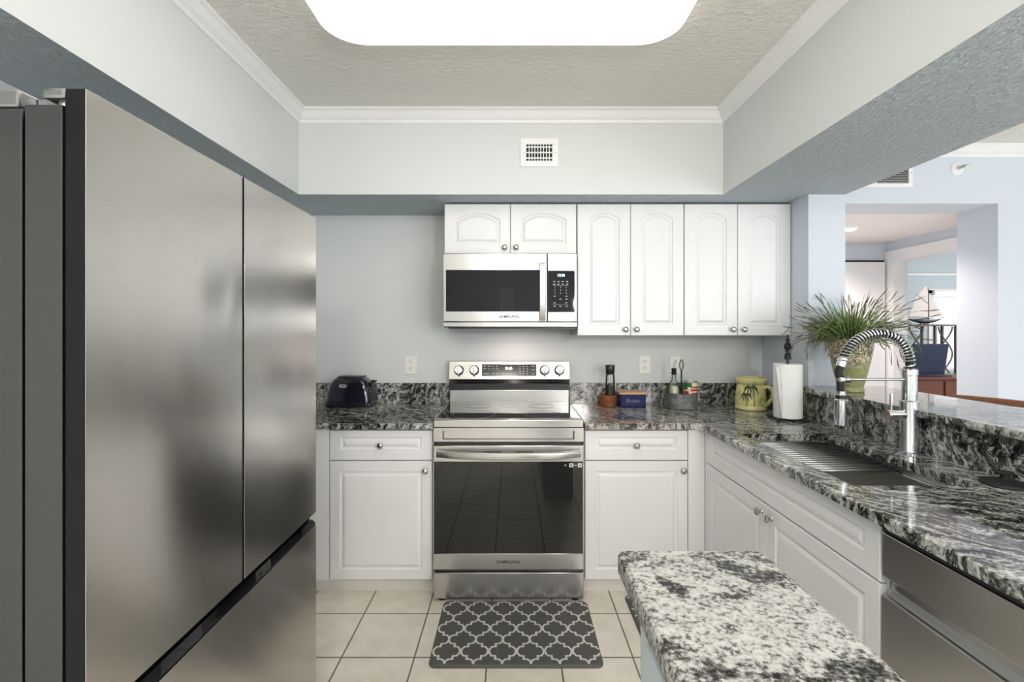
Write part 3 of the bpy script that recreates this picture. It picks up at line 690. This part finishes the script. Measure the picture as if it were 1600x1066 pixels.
for x_ in (892.5, 906): b.box(X_(x_-3.2), X_(x_+3.2), ry-0.0018, ry-0.0008, zz(730.2), zz(724))
b.box(X_(896.5), X_(901.5), ry-0.0018, ry-0.0008, zz(727.6), zz(726.8))
b.use(1); b.lathe([(0.006, 0), (0.006, 0.0006)], (X_(892.5), ry-0.0018, zz(727)), (0, -1, 0), 16); b.box(X_(904.6), X_(907.6), ry-0.0024, ry-0.0017, zz(728.2), zz(725.8)); b.lathe([(0.006, 0), (0.006, 0.0006)], (X_(883.5), ry-0.001, zz(727)), (0, -1, 0), 16)
b.build('sticker', od)
B('black').box(rx0+0.006, rx1-0.006, ry+0.02, ry+0.06, zz(896), zz(889)).build('gap_strip', t)
B('steel').box(rx0, rx1, ry-0.002, ry+0.045, 0.014, zz(894.8), 0.004).build('storage_drawer', t)
for x_ in (rx0+0.04, rx1-0.04):
    for y_ in (ry+0.03, 2.95): B('black').cyl((x_, y_, 0), (x_, y_, 0.04), 0.022).build('foot', t)
gy = 2.984
b = B('steel'); b.prism([(rx0, gy-0.006, zg(592.4)), (rx0, gy+0.018, zg(565.8)), (rx0, gy+0.024, zg(565)), (rx0, 3.026, zg(565)), (rx0, 3.026, zg(600)), (rx0, gy+0.016, zg(601)), (rx0, gy-0.003, zg(593.2))], (rx1-rx0, 0, 0)); bg_ = b.build('backguard', t)
B('black').box(rx0+0.001, rx1-0.001, gy+0.012, 3.02, zg(610), zg(600.5)).build('vent_gap', t)
b = B('steel'); b.box(rx0+0.002, rx1-0.002, gy+0.004, 3.02, 0.912, zg(609.5), 0.004); b.build('lower_backguard', t)
tilt = math.atan2(0.024, zg(565.8)-zg(592.4))
gf = lambda y: gy-0.006+0.024*(592.4-y)/(592.4-565.8)
GX = lambda x: (x-801)/248
b = B('blackglass'); b.prism([(GX(753), gf(587.6)-0.0015, zg(587.6)), (GX(753), gf(569.6)-0.0015, zg(569.6)), (GX(753), gf(569.6)+0.002, zg(569.6)), (GX(753), gf(587.6)+0.002, zg(587.6))], (GX(838)-GX(753), 0, 0)); dp = b.build('display_panel', bg_)
text('clock_digits', '8:46', 0.026, (GX(795), gf(576)-0.003, zg(576)), bg_, 'digit2', rot=(R90-tilt, 0, 0))
b = B('mark')
def dash(x_, y_, w_, h_=0.7): b.box(GX(x_-w_/2), GX(x_+w_/2), gf(y_)-0.0024, gf(y_)-0.0008, zg(y_+h_/2), zg(y_-h_/2))
for x_, w_ in ((757.5, 4), (764, 4), (770, 3), (776, 3)): dash(x_, 572.5, w_)
for x_, w_ in ((757.5, 4), (764, 3), (770, 3), (776.5, 4)): dash(x_, 576.5, w_)
for x_, w_ in ((760, 9), (770, 3), (776.5, 4), (787, 3), (792.5, 3), (798, 3), (804, 3.5), (833, 3)): dash(x_, 584, w_)
for i in range(3):
    for j in range(4): dash(812.5+i*5.6, 573+j*3.7, 1.4, 1.2)
dash(833, 572.6, 4); dash(833, 578, 4)
b.build('marking', bg_)
for x_ in (717, 741, 851, 874):
    b = B('chrome', 'black'); b.lathe([(0.031, 0), (0.032, 0.004), (0.030, 0.008), (0.027, 0.010), (0.026, 0.026), (0.022, 0.030)], (GX(x_), gf(579), zg(579)), (0, -1, 0.22), 28)
    b.box(GX(x_)-0.006, GX(x_)+0.006, gf(579)-0.040, gf(579)-0.026, zg(579)-0.024, zg(579)+0.024, 0.003)
    b.use(1); b.prism([(GX(x_)-0.009, gf(586)-0.002, zg(585)), (GX(x_)+0.009, gf(586)-0.002, zg(585)), (GX(x_), gf(586)-0.002, zg(588.8))], (0, -0.008, 0)); b.build('knob', bg_)

# ------------------------------------------------------------------ refrigerator
t = thing('refrigerator', 'large stainless french door refrigerator on the left', 'refrigerator', (-1.1, 1.23, 0))
fy0, fy1, fxf, zt = 0.776, 1.687, -0.700, 1.772
B('steel_dark').box(-1.44, -0.808, fy0+0.004, fy1-0.004, 0.03, 1.742, 0.003).build('body', t)
ft = [B('black').box(x_-0.03, x_+0.03, y_-0.03, y_+0.03, 0, 0.03).build('foot', t) for x_ in (-1.38, -0.87) for y_ in (fy0+0.06, fy1-0.06)]
B('blackmatte').box(-0.809, -0.80, fy0+0.02, fy1-0.02, 0.05, 1.735).build('gasket', t)
ys = (fy0+fy1)/2
def fdoor(name, y0, y1, z0, z1):
    b = B('steel_dark', 'dooredge', 'blackmatte'); b.box(-0.80, -0.738, y0, y1, z0, z1-0.026, 0.002)
    b.use(1); b.box(-0.733, fxf-0.0016, y0, y1, z0, z1, 0.001); b.use(2); b.box(-0.739, -0.732, y0+0.006, y1-0.006, z0+0.004, z1-0.03)
    d = b.build(name, t)
    B('steel_fridge').box(fxf-0.0016, fxf, y0+0.0008, y1-0.0008, z0, z1, 0.0006).build('front_panel', d); return d
fdoor('door', fy0, ys-0.004, 0.725, zt); fdoor('door', ys+0.004, fy1, 0.725, zt)
d = fdoor('freezer_drawer', fy0, fy1, 0.05, 0.679)
B('blackglass').box(-0.735, -0.722, fy0+0.002, fy1-0.002, 0.650, 0.724).build('handle_recess', t)
b = B('blackglass'); b.prism([(-0.716, fy0, 0.679), (-0.703, fy0, 0.679), (-0.701, fy0, 0.685), (-0.716, fy0, 0.699)], (0, fy1-fy0, 0)); b.build('handle_lip', d)
for y0, y1 in ((fy0+0.002, fy0+0.16), (fy1-0.16, fy1-0.002)):
    b = B('steel_mid'); b.box(-0.96, -0.812, y0, y1, 1.743, 1.773, 0.004); b.box(-0.812, -0.77, y0+0.03 if y0 < 1 else y0, y1 if y0 < 1 else y1-0.03, 1.752, 1.772, 0.003)
    e0 = y0 if y0 < 1 else y1-0.045
    b.box(-0.775, -0.735, e0, e0+0.045, 1.757, 1.776, 0.006); b.cyl((-0.755, e0+0.02, 1.744), (-0.755, e0+0.02, 1.759), 0.008); b.build('hinge_cover', t)

# ------------------------------------------------------------------ floor mats
def lattice_mat(name, label, x0, x1, y0, y1, ox, oy, a, h):
    b = B('mat', 'matline')
    b.loft([rrect(x0+i, x1-i, y0+i, y1-i, 0.03, z_) for i, z_ in ((0, 0.0), (0, 0.006), (0.004, 0.011), (0.009, 0.013))])
    b.use(1)
    rx_ = 0.021; c, r = a-rx_, h/2-0.0095
    quad = [(c+rx_*math.cos(math.pi/2*k/8), r*math.sin(math.pi/2*k/8)) for k in range(9)]
    quad = quad + [(a/2, r), (a/2, h-r)] + [(a-x, h-y) for x, y in reversed(quad)]
    wv = 0.0044; rs_ = random.Random(3)
    ins = lambda p: x0+0.006 < p[0] < x1-0.006 and y0+0.006 < p[1] < y1-0.006
    def strip(pts):
        n = len(pts); lp, rp = [], []
        for i in range(n):
            p = Vector(pts[i]); d0 = (p-Vector(pts[i-1])).normalized() if i else None; d1 = (Vector(pts[i+1])-p).normalized() if i < n-1 else None
            if d0 is None: d0 = d1
            if d1 is None: d1 = d0
            n0 = Vector((-d0.y, d0.x)); n1 = Vector((-d1.y, d1.x)); m = n0+n1
            if m.length < 1e-6: m = n0
            m = m/max(0.9, m.dot(n0)); lp.append(p+m*wv); rp.append(p-m*wv)
        zt_ = 0.0134+0.00005*rs_.random()
        va = b.ring([(p.x, p.y, zt_) for p in lp]); vb = b.ring([(p.x, p.y, zt_) for p in rp])
        b.bridge(va, vb, closed=False, smooth=False)
    for j in range(-8, 24, 2):
        for i in range(-8, 24):
            cx = ox+2*a*i+(a if j % 2 else 0); cy = oy+h*j
            for sx_, sy_ in ((1, 1), (-1, 1), (1, -1), (-1, -1)):
                run = []
                for q in quad:
                    p = (cx+sx_*(q[0]-0.0028 if q[0] > a-0.012 else q[0]), cy+sy_*q[1])
                    if ins(p): run.append(p)
                    else:
                        if len(run) > 1: strip(run)
                        run = []
                if len(run) > 1: strip(run)
    o = b.build(name, origin=((x0+x1)/2, (y0+y1)/2, 0)); o['label'] = label; o['category'] = 'mat'; o['group'] = 'lattice kitchen mats'; return o
lattice_mat('kitchen_mat', 'charcoal kitchen mat with pale lattice pattern in front of the range', -0.344, 0.372, 1.918, 2.379, -0.279, 2.002, 0.059, 0.0765)
lattice_mat('kitchen_mat', 'charcoal lattice mat mostly hidden behind the island by the sink cabinet', 0.572, 1.03, 1.70, 2.435, 0.60, 1.74, 0.059, 0.0765)

# ------------------------------------------------------------------ things on the worktops
t = thing('toaster', 'dark blue two slice toaster on the left worktop', 'toaster', (-1.0, 2.94, ZT))
tx0, tx1, ty0, ty1 = -1.136, -0.862, 2.865, 3.02
b = B('toaster')
def tsec(i, z_): # slightly bowed rounded rectangle
    return rrect(tx0+i, tx1-i, ty0+i*0.45, ty1-i*0.45, 0.035, ZT+z_, 5)
b.loft([tsec(0.004, 0.012), tsec(0, 0.022), tsec(0.003, 0.045), tsec(0.009, 0.09), tsec(0.018, 0.13), tsec(0.030, 0.158), tsec(0.046, 0.174), tsec(0.066, 0.182)]); b.build('shell', t)
B('black').box(tx0-0.001, tx1+0.001, ty0+0.003, ty1-0.003, ZT, ZT+0.026, 0.010).build('base', t)
b = B('black'); b.box(tx0+0.062, tx1-0.058, ty0+0.036, ty1-0.036, ZT+0.178, ZT+0.186, 0.003); b.build('slot_frame', t)
b = B('black'); b.box(tx1-0.016, tx1+0.004, ty0+0.05, ty1-0.05, ZT+0.03, ZT+0.150, 0.004); b.box(tx1-0.016, tx1+0.018, ty0+0.06, ty1-0.06, ZT+0.150, ZT+0.160, 0.003); b.build('lever', t)
b = B('nickel')
for k in range(4): b.lathe([(0.006, 0), (0.005, 0.003)], (tx1-0.004, ty0+0.03, ZT+0.06+k*0.017), (0.8, -0.6, 0), 12)
b.build('button', t)
b = B('mark'); lxc, lz = tx0+0.107, ZT+0.131
b.tube([(lxc+0.0225*math.cos(k*math.pi/16), ty0+0.0058+0.0, lz+0.0095*math.sin(k*math.pi/16)) for k in range(32)], 0.0014, 5, closed=True); b.build('badge', t)
text('logo', 'Oster', 0.013, (lxc, ty0+0.0052, lz), t, 'mark')

t = thing('pepper_bottle', 'glass bottle with black stopper standing in a brown wooden bowl', 'bottle', (0.585, 2.915, ZT))
bx, by = 0.585, 2.915
B('caramel').lathe([(0.042, 0), (0.046, 0.004), (0.0525, 0.045), (0.055, 0.072), (0.050, 0.074), (0.046, 0.050), (0.03, 0.012)], (bx, by, ZT)).build('bowl', t)
b = B('glass'); b.lathe([(0.029, 0.014), (0.029, 0.15), (0.027, 0.175), (0.025, 0.205)], (bx+0.015, by, ZT), cap1=True); b.build('tube', t)
b = B('pepper'); b.lathe([(0.0255, 0.016), (0.0255, 0.105), (0.02, 0.13), (0.008, 0.142)], (bx+0.013, by, ZT)); b.build('peppercorns', t)
B('black').lathe([(0.024, 0.196), (0.025, 0.206), (0.027, 0.21), (0.029, 0.252), (0.027, 0.256)], (bx+0.015, by, ZT)).build('stopper', t)
t = thing('butter_dish', 'cobalt blue butter dish with a wooden lid', 'dish', (0.735, 2.93, ZT))
B('blue').box(0.655, 0.812, 2.88, 2.975, ZT, ZT+0.077, 0.006, 3).build('box', t)
B('bamboo').box(0.648, 0.819, 2.873, 2.982, ZT+0.077, ZT+0.092, 0.005).build('lid', t)
text('lettering', 'Butter', 0.034, (0.735, 2.8796, ZT+0.040), t, 'greymark')

cx, cy = 1.024, 2.885
t = thing('metal_caddy', 'round grey galvanised caddy with a black loop handle', 'caddy', (cx, cy, ZT))
b = B('galv'); b.lathe([(0.094, 0), (0.097, 0.003), (0.097, 0.09), (0.0985, 0.094), (0.094, 0.094), (0.093, 0.006), (0.0, 0.005)], (cx, cy, ZT), seg=40, cap1=False); b.build('tub', t)
b = B('iron'); b.tube([(cx+0.004, cy, ZT+0.004), (cx+0.004, cy, ZT+0.225)], 0.005); b.tube([(cx+0.004+0.0105*math.sin(k*math.pi/12), cy, ZT+0.257-0.032*math.cos(k*math.pi/12)) for k in range(24)], 0.0032, 6, closed=True); b.cyl((cx+0.004, cy, ZT+0.10), (cx+0.004, cy, ZT+0.15), 0.0085); b.build('handle', t)
def dispenser(label, x, y, m, h=0.145):
    t = thing('oil_bottle', label, 'bottle', (x, y, ZT+0.006))
    z0 = ZT+0.006; k = h/0.145
    b = B('glass'); b.lathe([(0.030, 0), (0.033, 0.004), (0.034, 0.02), (0.034, 0.118*k), (0.028, 0.142*k), (0.013, 0.165*k), (0.012, 0.20*k), (0.015, 0.205*k), (0.015, 0.21*k)], (x, y, z0)); b.build('bottle_glass', t)
    b = B(m); b.lathe([(0.029, 0.004), (0.0305, 0.02), (0.0305, 0.112*k), (0.024, 0.128*k)], (x, y, z0)); b.build('contents', t)
    b = B('black'); b.lathe([(0.012, 0.196*k), (0.017, 0.208*k), (0.012, 0.216*k), (0.017, 0.228*k), (0.010, 0.236*k)], (x, y, z0), seg=18); b.build('stopper', t)
    b = B('nickel'); b.tube([(x, y, z0+0.23*k), (x+0.003, y, z0+0.255*k), (x+0.009, y-0.004, z0+0.288*k)], [0.005, 0.0045, 0.0035]); b.build('spout', t)
dispenser('clear oil bottle with a steel pour spout in the grey caddy', cx-0.052, cy-0.03, 'oil')
t = thing('food_can', 'small red and green labelled tin in the grey caddy', 'can', (cx+0.049, cy-0.028, ZT+0.006))
b = B('tin', 'label', 'green', 'red'); ccx, ccy, cz = cx+0.049, cy-0.028, ZT+0.006
b.lathe([(0.040, 0), (0.042, 0.003), (0.0405, 0.006)], (ccx, ccy, cz)); b.lathe([(0.0405, 0.150), (0.042, 0.153), (0.042, 0.157), (0.038, 0.157), (0.037, 0.154)], (ccx, ccy, cz))
b.use(1); b.lathe([(0.0405, 0.006), (0.0405, 0.150)], (ccx, ccy, cz), cap0=False, cap1=False)
def on_can(a0, a1, z0, z1, mi, r=0.0409):
    b.use(mi); n = 8; p = [math.radians(a0+(a1-a0)*k/n) for k in range(n+1)]
    va = b.ring([(ccx+r*math.cos(a), ccy+r*math.sin(a), cz+z0) for a in p]); vb = b.ring([(ccx+r*math.cos(a), ccy+r*math.sin(a), cz+z1) for a in p]); b.bridge(va, vb, closed=False)
on_can(180, 262, 0.124, 0.149, 2); on_can(180, 225, 0.108, 0.125, 2); on_can(252, 345, 0.118, 0.128, 3); on_can(250, 350, 0.100, 0.113, 3); on_can(255, 340, 0.088, 0.0925, 3); on_can(190, 235, 0.07, 0.1, 3)
b.build('tin', t)

kx, ky = 1.422, 2.83
t = thing('ceramic_crock', 'yellow green ceramic pitcher painted with palm trees', 'pitcher', (kx, ky, ZT))
b = B('crock', 'palm', 'palmtrunk')
prof = [(0.080, 0), (0.086, 0.004), (0.087, 0.02), (0.084, 0.025), (0.086, 0.03), (0.085, 0.07), (0.081, 0.11), (0.076, 0.138), (0.074, 0.148), (0.081, 0.156), (0.088, 0.166), (0.089, 0.180), (0.084, 0.188), (0.078, 0.189), (0.070, 0.180), (0.068, 0.15)]
b.lathe(prof, (kx, ky, ZT), seg=40)
def rad(h):
    for (r0, h0), (r1, h1) in zip(prof, prof[1:]):
        if h0 <= h <= h1 and h1 > h0: return r0+(r1-r0)*(h-h0)/(h1-h0)
    return 0.08
def on_crock(u, h, lift=0.0012):  # u = arc length to the right of the side that faces the camera
    a = math.radians(241)+u/0.085; r = rad(h)+lift; return (kx+r*math.cos(a), ky+r*math.sin(a), ZT+h)
for (tu, th_, bu, s_) in ((0.004, 0.128, 0.022, 1.0), (-0.022, 0.088, -0.018, 0.75)):
    b.use(2); b.tube([on_crock(bu+(tu-bu)*f+0.006*math.sin(f*3), 0.028+(th_-0.028)*f) for f in [k/8 for k in range(9)]], 0.0022, 6)
    b.use(1)
    for dx_, dz_ in ((-0.042, -0.034), (-0.036, -0.006), (-0.022, 0.012), (0.0, -0.042), (0.022, 0.010), (0.040, -0.004), (0.044, -0.030), (-0.020, -0.045), (0.022, -0.042)):
        pts = []
        for k in range(8):
            f = k/7; pts.append(on_crock(tu+dx_*s_*f, th_+s_*(dz_*f*f+0.016*math.sin(f*math.pi))))
        b.tube(pts, [0.0012+0.0030*math.sin(math.pi*(0.12+0.82*k/7)) for k in range(8)], 6)
b.build('body', t)
b = B('crock'); ha = math.radians(-48); hd = Vector((math.cos(ha), math.sin(ha), 0)); c0 = Vector((kx, ky, ZT))
b.tube([c0+hd*r+Vector((0, 0, z_)) for r, z_ in ((0.074, 0.135), (0.098, 0.142), (0.120, 0.130), (0.128, 0.105), (0.120, 0.072), (0.100, 0.045), (0.082, 0.030))], [0.012, 0.0125, 0.013, 0.013, 0.012, 0.012, 0.012], 10); b.build('handle', t)

ptx, pty = 1.446, 2.49
t = thing('paper_towel_holder', 'black iron paper towel holder with a spiked finial', 'holder', (ptx, pty, ZT))
b = B('iron')
for k in range(4):
    a = math.radians(35+90*k); d_ = Vector((math.cos(a), math.sin(a), 0)); p = Vector((ptx, pty, ZT))
    b.tube([p+Vector((0, 0, 0.012)), p+d_*0.05+Vector((0, 0, 0.013)), p+d_*0.09+Vector((0, 0, 0.005)), p+d_*0.105+Vector((0, 0, 0.0075))], [0.006, 0.006, 0.0055, 0.007])
b.lathe([(0.03, 0.006), (0.03, 0.014)], (ptx, pty, ZT)); b.build('base', t)
B('iron').cyl((ptx, pty, ZT+0.012), (ptx, pty, ZT+0.325), 0.007).build('post', t)
B('iron').lathe([(0.016, 0.318), (0.016, 0.336), (0.012, 0.340), (0.017, 0.346), (0.010, 0.352), (0.010, 0.366), (0.018, 0.376), (0.020, 0.386), (0.014, 0.394), (0.0165, 0.400), (0.008, 0.406), (0.010, 0.418), (0.011, 0.424), (0.005, 0.430), (0.006, 0.436), (0.002, 0.452)], (ptx, pty, ZT), seg=18).build('finial', t)
t = thing('paper_towel_roll', 'white paper towel roll on the black iron holder', 'paper towels', (ptx, pty, ZT+0.015))
b = B('paper'); b.lathe([(0.066, 0), (0.068, 0.003), (0.068, 0.277), (0.066, 0.28), (0.020, 0.28), (0.020, 0.0), (0.066, 0.0)], (ptx, pty, ZT+0.015), seg=40, cap0=False, cap1=False); b.build('roll', t)
b = B('paper')
pts = [(ptx+0.0685*math.cos(a), pty+0.0685*math.sin(a)) for a in [math.radians(x) for x in (320, 300, 280, 262, 245, 230, 215)]] + [(ptx-0.076, pty-0.060), (ptx-0.098, pty-0.066)]
va = []; vb = []; vc = []
def lean(i, x): return x
inn = [(x, y) for x, y in pts]; out = [(x-0.0005, y-0.0018) for x, y in pts]
lo = lambda L_, z_, s_: [(x+(s_ if i > 6 else 0)*(i-6)*0.5, y, z_) for i, (x, y) in enumerate(L_)]
r0 = b.ring(lo(inn, ZT+0.018, 0.030)); r1 = b.ring(lo(inn, ZT+0.285, 0)); r2 = b.ring(lo(out, ZT+0.285, 0)); r3 = b.ring(lo(out, ZT+0.018, 0.030))
for p_, q_ in ((r0, r1), (r1, r2), (r2, r3), (r3, r0)): b.bridge(p_, q_, closed=False)
b.face([r0[0], r1[0], r2[0], r3[0]]); b.face([r0[-1], r1[-1], r2[-1], r3[-1]]); b.build('loose_sheet', t)

# ------------------------------------------------------------------ potted plant on the bar
qx, qy, qz = 1.672, 2.345, 1.066
t = thing('potted_plant', 'spiky grassy plant in a green vine patterned pot on the bar', 'plant', (qx, qy, qz))
B('vine').lathe([(0.054, 0), (0.058, 0.004), (0.058, 0.016), (0.053, 0.024), (0.059, 0.045), (0.074, 0.11), (0.086, 0.17), (0.094, 0.22), (0.096, 0.245), (0.098, 0.258), (0.092, 0.262), (0.088, 0.255), (0.084, 0.235)], (qx, qy, qz), seg=48).build('pot', t)
B('pepper').lathe([(0.085, 0.225), (0.085, 0.236), (0.05, 0.242)], (qx, qy, qz)).build('soil', t)
b = B('leaf1', 'leaf2', 'leaf3'); rnd = random.Random(11)
def blade(p, az, el, length, droop, w, mi, bud):
    b.use(mi); n = 8; pts = []; p = Vector(p); a = el
    d = Vector((math.cos(az), math.sin(az), 0)); side = Vector((-math.sin(az), math.cos(az), 0)); st = length/n
    L_, R_, C_ = [], [], []
    for k in range(n+1):
        f = k/n; ww = w*(0.55+0.6*f if f < 0.4 else 0.79*(1-((f-0.4)/0.6)**1.6)+0.03)
        up = Vector((-d.x*math.sin(a), -d.y*math.sin(a), math.cos(a)))
        L_.append(p+side*ww+up*ww*0.35); R_.append(p-side*ww+up*ww*0.35); C_.append(p-up*ww*0.35)
        p = p+(d*math.cos(a)+Vector((0, 0, math.sin(a))))*st; a -= droop/n*(0.4+1.2*f)
        p.y = min(p.y, 2.548)
        r_ = math.hypot(p.x-qx, p.y-qy)
    a_, c_, d_ = b.ring(L_), b.ring(C_), b.ring(R_)
    b.bridge(a_, c_, closed=False); b.bridge(c_, d_, closed=False)
    if bud:
        b.use(2); e = C_[-1]; dd = (C_[-1]-C_[-3]).normalized(); b.tube([C_[-2], C_[-1], e+dd*0.012, e+dd*0.03], [0.0012, 0.0026, 0.0026, 0.0006], 5)
for i in range(430):
    az = rnd.uniform(0, 2*math.pi); rr = 0.075*math.sqrt(rnd.random()); el = math.radians(rnd.choice((rnd.uniform(8, 50), rnd.uniform(35, 86), rnd.uniform(30, 80))))
    ln = rnd.uniform(0.15, 0.30) if math.cos(az) > -0.3 else rnd.uniform(0.13, 0.25); dr = math.radians(rnd.uniform(10, 95))
    blade((qx+rr*math.cos(az), qy+rr*math.sin(az), qz+0.238), az+rnd.uniform(-0.4, 0.4), el, ln, dr, rnd.uniform(0.0018, 0.0042), rnd.choice((0, 0, 1, 1, 1, 2)), rnd.random() < 0.3)
for i in range(90):
    az = rnd.uniform(0, 2*math.pi); rr = 0.07*math.sqrt(rnd.random())
    blade((qx+rr*math.cos(az), qy+rr*math.sin(az), qz+0.24), az+rnd.uniform(-0.8, 0.8), math.radians(rnd.uniform(15, 65)), rnd.uniform(0.18, 0.30), math.radians(rnd.uniform(90, 165)), rnd.uniform(0.002, 0.0045), rnd.choice((0, 1, 1, 2)), rnd.random() < 0.5)
for az, el, ln, dr in ((0.0, 40, 0.30, 60), (-0.2, 30, 0.28, 120), (0.3, 50, 0.30, 40), (-0.5, 20, 0.26, 110), (0.1, 60, 0.31, 20), (3.1, 30, 0.20, 60), (3.4, 15, 0.20, 50), (-0.3, 12, 0.26, 130), (3.0, 45, 0.21, 90), (0.15, 22, 0.27, 60), (-2.6, 20, 0.24, 110)):
    blade((qx, qy, qz+0.24), az, math.radians(el), ln, math.radians(dr), 0.0022, 2 if az < 2 else 1, True)
b.build('foliage', t)

# ------------------------------------------------------------------ bar stool beyond the bar
t = thing('bar_stool', 'brown wooden bar stool with a curved back rail beyond the bar', 'stool', (2.22, 2.0, 0))
b = B('stoolwood'); rail = [(2.185, 2.345), (2.215, 2.27), (2.245, 2.19), (2.265, 2.10), (2.272, 2.0), (2.265, 1.90), (2.245, 1.81), (2.215, 1.73), (2.185, 1.655)]
b.tube([(x, y, 1.036+0.006*math.sin(math.pi*i/8)) for i, (x, y) in enumerate(rail)], 0.016, 12); b.build('back_rail', t)
B('stoolwood').lathe([(0.19, 0.72), (0.20, 0.725), (0.20, 0.75), (0.185, 0.758)], (2.22, 2.0, 0), seg=32).build('seat', t)
for x_, y_ in ((2.09, 1.87), (2.09, 2.13), (2.35, 1.87), (2.35, 2.13)): B('stoolwood').tube([(x_+(x_-2.22)*0.3, y_+(y_-2.0)*0.3, 0), (x_, y_, 0.725)], [0.014, 0.017], 10).build('leg', t)
for x_, y_, xx, yy in ((2.25, 1.82, 2.30, 1.88), (2.272, 2.0, 2.38, 2.0), (2.25, 2.18, 2.30, 2.12)): B('stoolwood').tube([(xx, yy, 0.74), (x_, y_, 1.03)], 0.010, 8).build('spindle', t)
b = B('stoolwood'); c4 = [(2.064, 1.845), (2.064, 2.155), (2.376, 2.155), (2.376, 1.845)]
for p_, q_ in zip(c4, c4[1:]+c4[:1]): b.cyl((*p_, 0.25), (*q_, 0.25), 0.010)
b.build('footrest', t)

# ------------------------------------------------------------------ study beyond the hall
t = thing('writing_desk', 'reddish brown wooden desk under the open laptop in the study', 'desk', (5.55, 6.3, 0))
B('mahogany').box(4.75, 6.35, 6.05, 6.62, 0.722, 0.752, 0.006).build('desktop', t)
B('mahogany').box(4.82, 6.28, 6.10, 6.58, 0.46, 0.722).build('apron', t)
for x0_ in (4.86, 5.56): 
    d = B('mahogany').box(x0_, x0_+0.66, 6.085, 6.10, 0.49, 0.70, 0.006).build('drawer', t)
    B('bronze').lathe([(0.008, 0), (0.008, 0.012), (0.016, 0.02), (0.012, 0.028)], (x0_+0.33, 6.085, 0.6), (0, -1, 0), 14).build('knob', d)
for x_ in (4.86, 6.24):
    for y_ in (6.13, 6.54): B('mahogany').tube([(x_, y_, 0), (x_, y_, 0.46)], [0.022, 0.035], 10).build('leg', t)
t = thing('laptop', 'open navy laptop seen from behind on the desk', 'laptop', (5.42, 6.3, 0.752))
B('navy').box(5.24, 5.72, 6.16, 6.46, 0.752, 0.772, 0.005).build('keyboard_base', t)
b = B('navy'); b.prism([(5.17, 6.165, 0.775), (5.62, 6.165, 0.775), (5.62, 6.10, 1.175), (5.17, 6.10, 1.175)], (0, 0.012, 0.002)); b.build('screen', t)
t = thing('console_table', 'tall iron console shelf with scrolled legs holding the model sailboat', 'console', (5.7, 6.95, 0))
yk = 6.95
B('bronze').box(4.95, 6.75, 6.80, 7.10, 1.408, 1.432, 0.004).build('shelf', t)
for x_ in (5.02, 5.56, 6.10, 6.40, 6.68):
    for y_ in (6.84, 7.06): B('bronze').box(x_-0.014, x_+0.014, y_-0.015, y_+0.015, 0, 1.408, 0.004).build('leg', t)
for x_ in (5.30, 5.83, 6.25, 6.54):
    b = B('bronze'); w_ = 0.10
    for sg in (-1, 1):
        b.tube([(x_+sg*w_*math.cos(2.4*math.pi*k/24)*(1 if k < 99 else 0), 6.84, 1.40-0.95*k/24) for k in range(25)], 0.010, 6)
    b.build('scrollwork', t)
B('bronze').box(4.99, 6.71, 6.83, 7.07, 0.32, 0.34).build('stretcher', t)
zb = 1.432; hx_, hy_ = 6.02, 6.95
t = thing('model_sailboat', 'model sailboat with off white sails on the iron console', 'model boat', (hx_, hy_, zb))
b = B('mahogany'); b.box(hx_-0.10, hx_+0.10, hy_-0.035, hy_+0.035, zb, zb+0.018); b.box(hx_-0.05, hx_-0.035, hy_-0.02, hy_+0.02, zb+0.018, zb+0.05); b.box(hx_+0.035, hx_+0.05, hy_-0.02, hy_+0.02, zb+0.018, zb+0.05); b.build('stand', t)
b = B('hull'); rings = []
for k in range(13):
    f = k/12; x = hx_-0.33+0.74*f; w_ = 0.055*math.sin(math.pi*min(1, 0.12+0.80*f))**0.8; dep = 0.09*math.sin(math.pi*(0.08+0.84*f)); zt_ = zb+0.115+0.018*(2*f-1)**2
    rings.append([(x, hy_-w_, zt_), (x, hy_-w_*0.9, zt_-dep*0.5), (x, hy_, zt_-dep), (x, hy_+w_*0.9, zt_-dep*0.5), (x, hy_+w_, zt_)])
b.loft(rings); b.build('hull', t)
b = B('mast'); mxx = hx_+0.13; b.cyl((mxx, hy_, zb+0.10), (mxx, hy_, zb+0.80), 0.009, 0.006); b.tube([(mxx, hy_, zb+0.165), (mxx-0.52, hy_-0.04, zb+0.185)], 0.006); b.tube([(mxx, hy_, zb+0.49), (mxx-0.29, hy_-0.02, zb+0.70)], 0.008); b.tube([(hx_+0.38, hy_, zb+0.13), (hx_+0.50, hy_, zb+0.17)], 0.005); b.build('mast', t)
def sail(name, pts):
    b = B('sail'); b.prism(pts, (0.0, 0.004, 0.0)); b.build(name, t)
sail('mainsail', [(mxx-0.012, hy_-0.004, zb+0.18), (mxx-0.50, hy_-0.045, zb+0.195), (mxx-0.29, hy_-0.025, zb+0.69), (mxx-0.012, hy_-0.004, zb+0.49)])
sail('topsail', [(mxx-0.012, hy_-0.004, zb+0.51), (mxx-0.27, hy_-0.025, zb+0.70), (mxx-0.06, hy_-0.004, zb+0.93), (mxx-0.012, hy_-0.004, zb+0.80)])
sail('jib', [(mxx+0.03, hy_, zb+0.19), (hx_+0.49, hy_, zb+0.18), (mxx+0.02, hy_, zb+0.72)])
bpy.data.objects['model_sailboat'].scale = (0.62, 0.62, 0.62)
t = thing('window_blind', 'white horizontal slat blind over the study window', 'blind', (7.18, 7.46, 1.98))
B('blind').box(6.62, 7.74, 7.43, 7.479, 1.90, 1.97, 0.004).build('headrail', t)
b = B('blind')
for k in range(23): z_ = 0.80+1.10*k/23; b.prism([(6.64, 7.44, z_), (6.64, 7.474, z_+0.034), (6.64, 7.474, z_+0.0365), (6.64, 7.44, z_+0.0025)], (1.08, 0, 0))
b.build('slat', t, kind='stuff')
